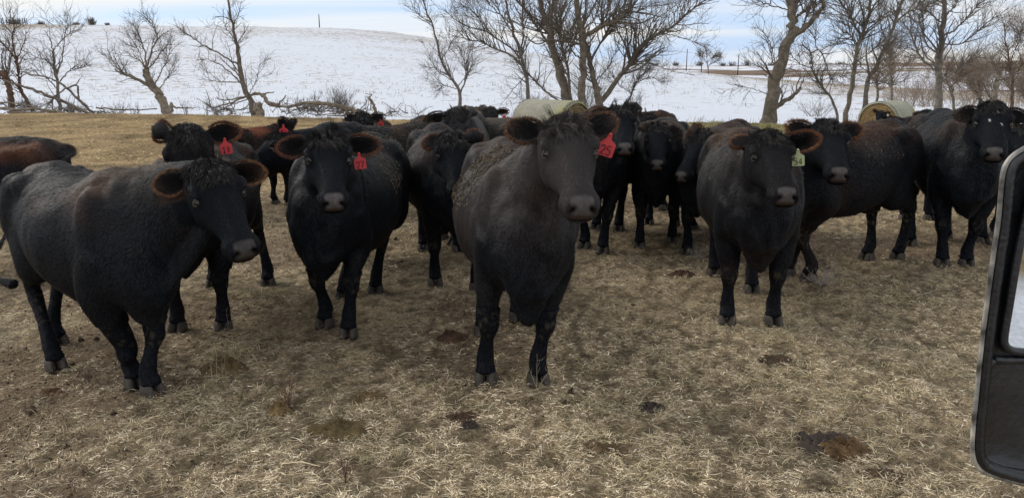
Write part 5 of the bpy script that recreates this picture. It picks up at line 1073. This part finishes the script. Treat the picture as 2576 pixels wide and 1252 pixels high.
# ------------------------------------------------------------------ the herd (feet as [cow's right, cow's left])
HERD = [
 dict(id='J', label='large brown-black cow in the centre foreground with red ear tag 25', h=5, s=.98, lat=.07, lod=0, seed=3,
      front=[(1222, 958), (1354, 962)], hind=[(1216, 838), (1302, 802)], poll=(1424, 316), muz=(1470, 492), reach=.50,
      earR=((1278, 318), 0), earR_=0, earL=((1545, 298), 0), tag=('25', 'r', 'L', .62, .065), col=(.066, .058, .058), navy=.97, bamt=.45,
      lock=1.3, hay=(-.30, .36, 1700, 'loose hay lying on the back of the centre cow'), hayside=-1, fat=1.03, tagdir=(0, -.35, 0), tagsize=.082, lockcol=(.060, .050, .048), mud=.9),
 dict(id='A', label='big black cow walking at the left front, head turned right, ears fringed orange', h=48, s=.90, lod=0, seed=5,
      front=[(340, 968), (384, 988)], hind=[(158, 935), (146, 862)], kneeR_px=(318, 884), poll=(526, 424), muz=(618, 608), neck=1.12, folds=.2, muzc=.6, mL=.50, hs=1.06, reach=.42, zc=.5, earlen=.85, fringe=.75,
      earR=((390, 470), 0), earL=((668, 438), 0), col=(.0150, .0182, .0245), bamt=.9, brown=(.050, .025, .015), rim=(.20, .095, .045), graytop=.25, mud=.8, shift=0),
 dict(id='B', label='black cow with red ear tag 18 peering over the left front cow', h=9, s=.93, hs=1.05, lod=1, seed=7,
      front=[(447, 828), (563, 826)], hind=[None, (674, 716)], poll=(471, 336), muz=(470, 530), reach=.46,
      earR=((388, 322), 0), earL=((602, 328), 0), backR=True, tag=('18', 'r', 'L', .50, .04), rim=(.17, .06, .03), col=(.0200, .0195, .0220), brown=(.06, .026, .014)),
 dict(id='D', label='stocky black cow facing straight ahead with red ear tag 27', h=-4, s=.94, lod=0, seed=9, hs=1.03,
      front=[(818, 818), (877, 843)], hind=[(862, 752), (945, 734)], poll=(822, 348), muz=(840, 486), reach=.46,
      earR=((700, 372), 0), earL=((952, 366), 0), tag=('27', 'r', 'L', .42, .06), rim=(.15, .055, .03), muzc=1.0, fat=1.03, low=.03, col=(.0150, .0182, .0245),
      hay=(-.8, .1, 700, 'loose hay on the rump of the cow tagged 27'), hayside=1, lock=1.3, bamt=.5),
 dict(id='C', label='black cow standing side-on facing left behind cow 27, red tag on its raised ear', h=-58, s=.95, lod=1, seed=11,
      xy=(-1.20, 7.35), poll=(710, 336), muz=(592, 420), pollY=6.5, earL=((706, 298), 0), earR=((738, 300), 0), tag=('17', 'r', 'L', .66, .0), tagoff=.06, backR=True,
      hay=(-.9, .35, 1100, 'loose hay spread over the back of the cow facing left'), bamt=.8, roll=0, rimamt=.1),
 dict(id='V', label='brown-backed cow between cow 18 and the side-on cow, head hidden', h=150, s=.80, lod=2, seed=13, xy=(-3.25, 9.6), O=(1.0, .1, 1.05), bamt=1.5, brown=(.085, .030, .016), col=(.02, .013, .011)),
 dict(id='U', label='reddish-brown backed cow at the left edge of the picture, facing left', h=-78, s=.88, lod=1, seed=15, xy=(-4.78, 6.6), O=(1.15, 0, .75), bamt=1.6, brown=(.075, .030, .016), graytop=.2,
      tailpx=[(60, 470, 6.0), (10, 600, 5.6), (-60, 690, 5.2), (0, 706, 5.1), (38, 716, 5.05)]),
 dict(id='F', label='far black cow with red ear tag 28, only its head showing over another cow', h=2, s=.84, hs=1.12, lod=2, seed=17, xy=(-1.85, 9.9), poll=(912, 292), muz=(912, 372), pollY=9.1,
      earR=((862, 296), 0), earL=((968, 292), 0), tag=('28', 'r', 'L', .6, .05)),
 dict(id='G', label='grey-faced black cow looking over the lowered head of another', h=0, s=1.0, lod=1, seed=19, xy=(-.60, 8.3), poll=(1146, 284), muz=(1138, 400), pollY=7.5,
      earR=((1060, 312), 0), earL=((1188, 274), 0), backL=True, col=(.070, .070, .076), graytop=.5, rimamt=.2),
 dict(id='H', label='black cow with lowered head and small green tag, between cow 27 and cow 25', h=12, s=.95, lod=1, seed=21,
      front=[(1095, 715), (1200, 727)], hind=[(1060, 613), (1152, 630)], poll=(1134, 344), muz=(1160, 468), reach=.46, earR=((1066, 356), 0), earL=((1216, 342), 0), backL=True,
      tag=('', 'g', 'L', .55, .04), rim=(.18, .07, .035)),
 dict(id='I', label='distant grey-brown cow with red ear tag beside the centre hay bale', h=10, s=.95, lod=2, seed=23, xy=(-.55, 13.6), gz=-.18, poll=(1234, 276), muz=(1233, 330), pollY=12.8, backR=True,
      earR=((1209, 266), 0), earL=((1281, 281), 0), tag=('', 'r', 'L', .6, .05), col=(.040, .037, .037), graytop=.6),
 dict(id='I2', label='grey-backed cow between the grey-faced cow and the centre cow', h=65, s=.92, lod=2, seed=24, xy=(-.42, 9.0), O=(1.1, .3, .9), col=(.036, .032, .030), graytop=.9, bamt=1),
 dict(id='K', label='black cow right behind the centre cow with one dark ear raised', h=-16, s=1.0, lod=1, seed=27,
      front=[(1470, 622), (1516, 634)], hind=[(1500, 576), (1556, 578)], poll=(1560, 276), muz=(1574, 358), reach=.45, earR=((1484, 286), 0), earL=((1600, 262), 0), backL=True, lock=1.4),
 dict(id='Lc', label='black cow right of centre with a glint of red tag in its ear', h=35, s=.95, lod=2, seed=29, xy=(1.55, 9.9), poll=(1622, 292), muz=(1600, 370), pollY=9.4, earL=((1640, 287), 0), tag=('', 'r', 'L', .35, .02)),
 dict(id='M', label='small black cow with pale grey muzzle standing between two others right of centre', h=-14, s=.93, lod=1, seed=31,
      front=[(1608, 622), (1690, 608)], poll=(1656, 320), muz=(1654, 402), reach=.42, earR=((1618, 312), 0), earL=((1714, 334), 0), rimamt=.3, backR=True),
 dict(id='N', label='black cow with green ear tag 9 facing left beside the cow tagged 54', h=-30, s=.93, lod=1, seed=33, xy=(2.05, 7.5), poll=(1768, 340), muz=(1708, 432), pollY=6.85,
      earR=((1748, 312), 0), earL=((1842, 350), 0), backR=True, tag=('9', 'g', 'L', .55, .055), rim=(.16, .06, .03), tagsize=.065),
 dict(id='O', label='grey-backed cow mostly hidden behind the cow with green tag 9', h=75, s=.80, lod=2, seed=35, xy=(2.55, 8.3), O=(1.1, .2, .8), graytop=.9),
 dict(id='P', label='dark brown-black cow facing forward with green ear tag 54, pink-grey muzzle', h=-9, s=.97, lod=0, seed=37,
      front=[(1828, 812), (1944, 812)], hind=[(1796, 690), (1890, 732)], poll=(1932, 346), muz=(1986, 470), reach=.46, earR=((1848, 348), 0), earL=((2064, 348), 0),
      tag=('54', 'g', 'L', .42, .055), rim=(.20, .08, .035), fat=1.04, col=(.0230, .0225, .0250), bamt=1.0, hay=(-.8, .4, 260, 'few wisps of hay on the back of the cow tagged 54')),
 dict(id='Q', label='sideways black cow behind cow 54 with one muddy foreleg forward', h=-55, s=.98, lod=1, seed=39,
      front=[(2034, 704), (1980, 690)], hind=[(2180, 650), (2257, 650)], poll=(2082, 318), muz=(2117, 420), hs=1.1, reach=.42, earR=((1982, 312), 0), earL=((2166, 322), 0),
      rim=(.20, .085, .035), fringe=1.3, mud=1.6, hay=(-.8, .4, 260, 'few wisps of hay on the back of the sideways black cow'), lock=1.2, bamt=1.1),
 dict(id='Rr', label='tall black cow at the right with white flecks on its face, beside the truck mirror', h=-18, s=1.02, lod=1, seed=41,
      front=[(2368, 666), (2430, 668)], hind=[(2292, 620), None], poll=(2500, 272), muz=(2506, 370), reach=.42, earR=((2402, 286), 0), earL=((2590, 300), 0),
      col=(.0150, .0182, .0245), bamt=.5, rimamt=.4, flecks=1),
 dict(id='X', label='black cow hidden behind the tall right cow, only its legs showing', h=10, s=.95, lod=2, seed=43, front=[(2472, 610), (2505, 596)], poll=(2560, 330), muz=(2575, 400), reach=.4),
 dict(id='S', label='distant black calf with white ear tag in front of the right hay bale', h=-62, s=.72, lod=2, seed=45, xy=(10.2, 20.0), gz=-.40, hs=1.1, poll=(2217, 281), muz=(2206, 304), pollY=19.8,
      earR=((2196, 275), 0), earL=((2241, 283), 0), tag=('', 'w', 'L', .45, .03)),
 dict(id='T', label='distant side-on black cow between the right bale and tall right cow', h=-82, s=.92, lod=2, seed=47, xy=(9.45, 16.0), gz=-.30, poll=(2332, 279), muz=(2306, 300), pollY=15.8, tag=('', 'r', 'L', .5, .03)),
]
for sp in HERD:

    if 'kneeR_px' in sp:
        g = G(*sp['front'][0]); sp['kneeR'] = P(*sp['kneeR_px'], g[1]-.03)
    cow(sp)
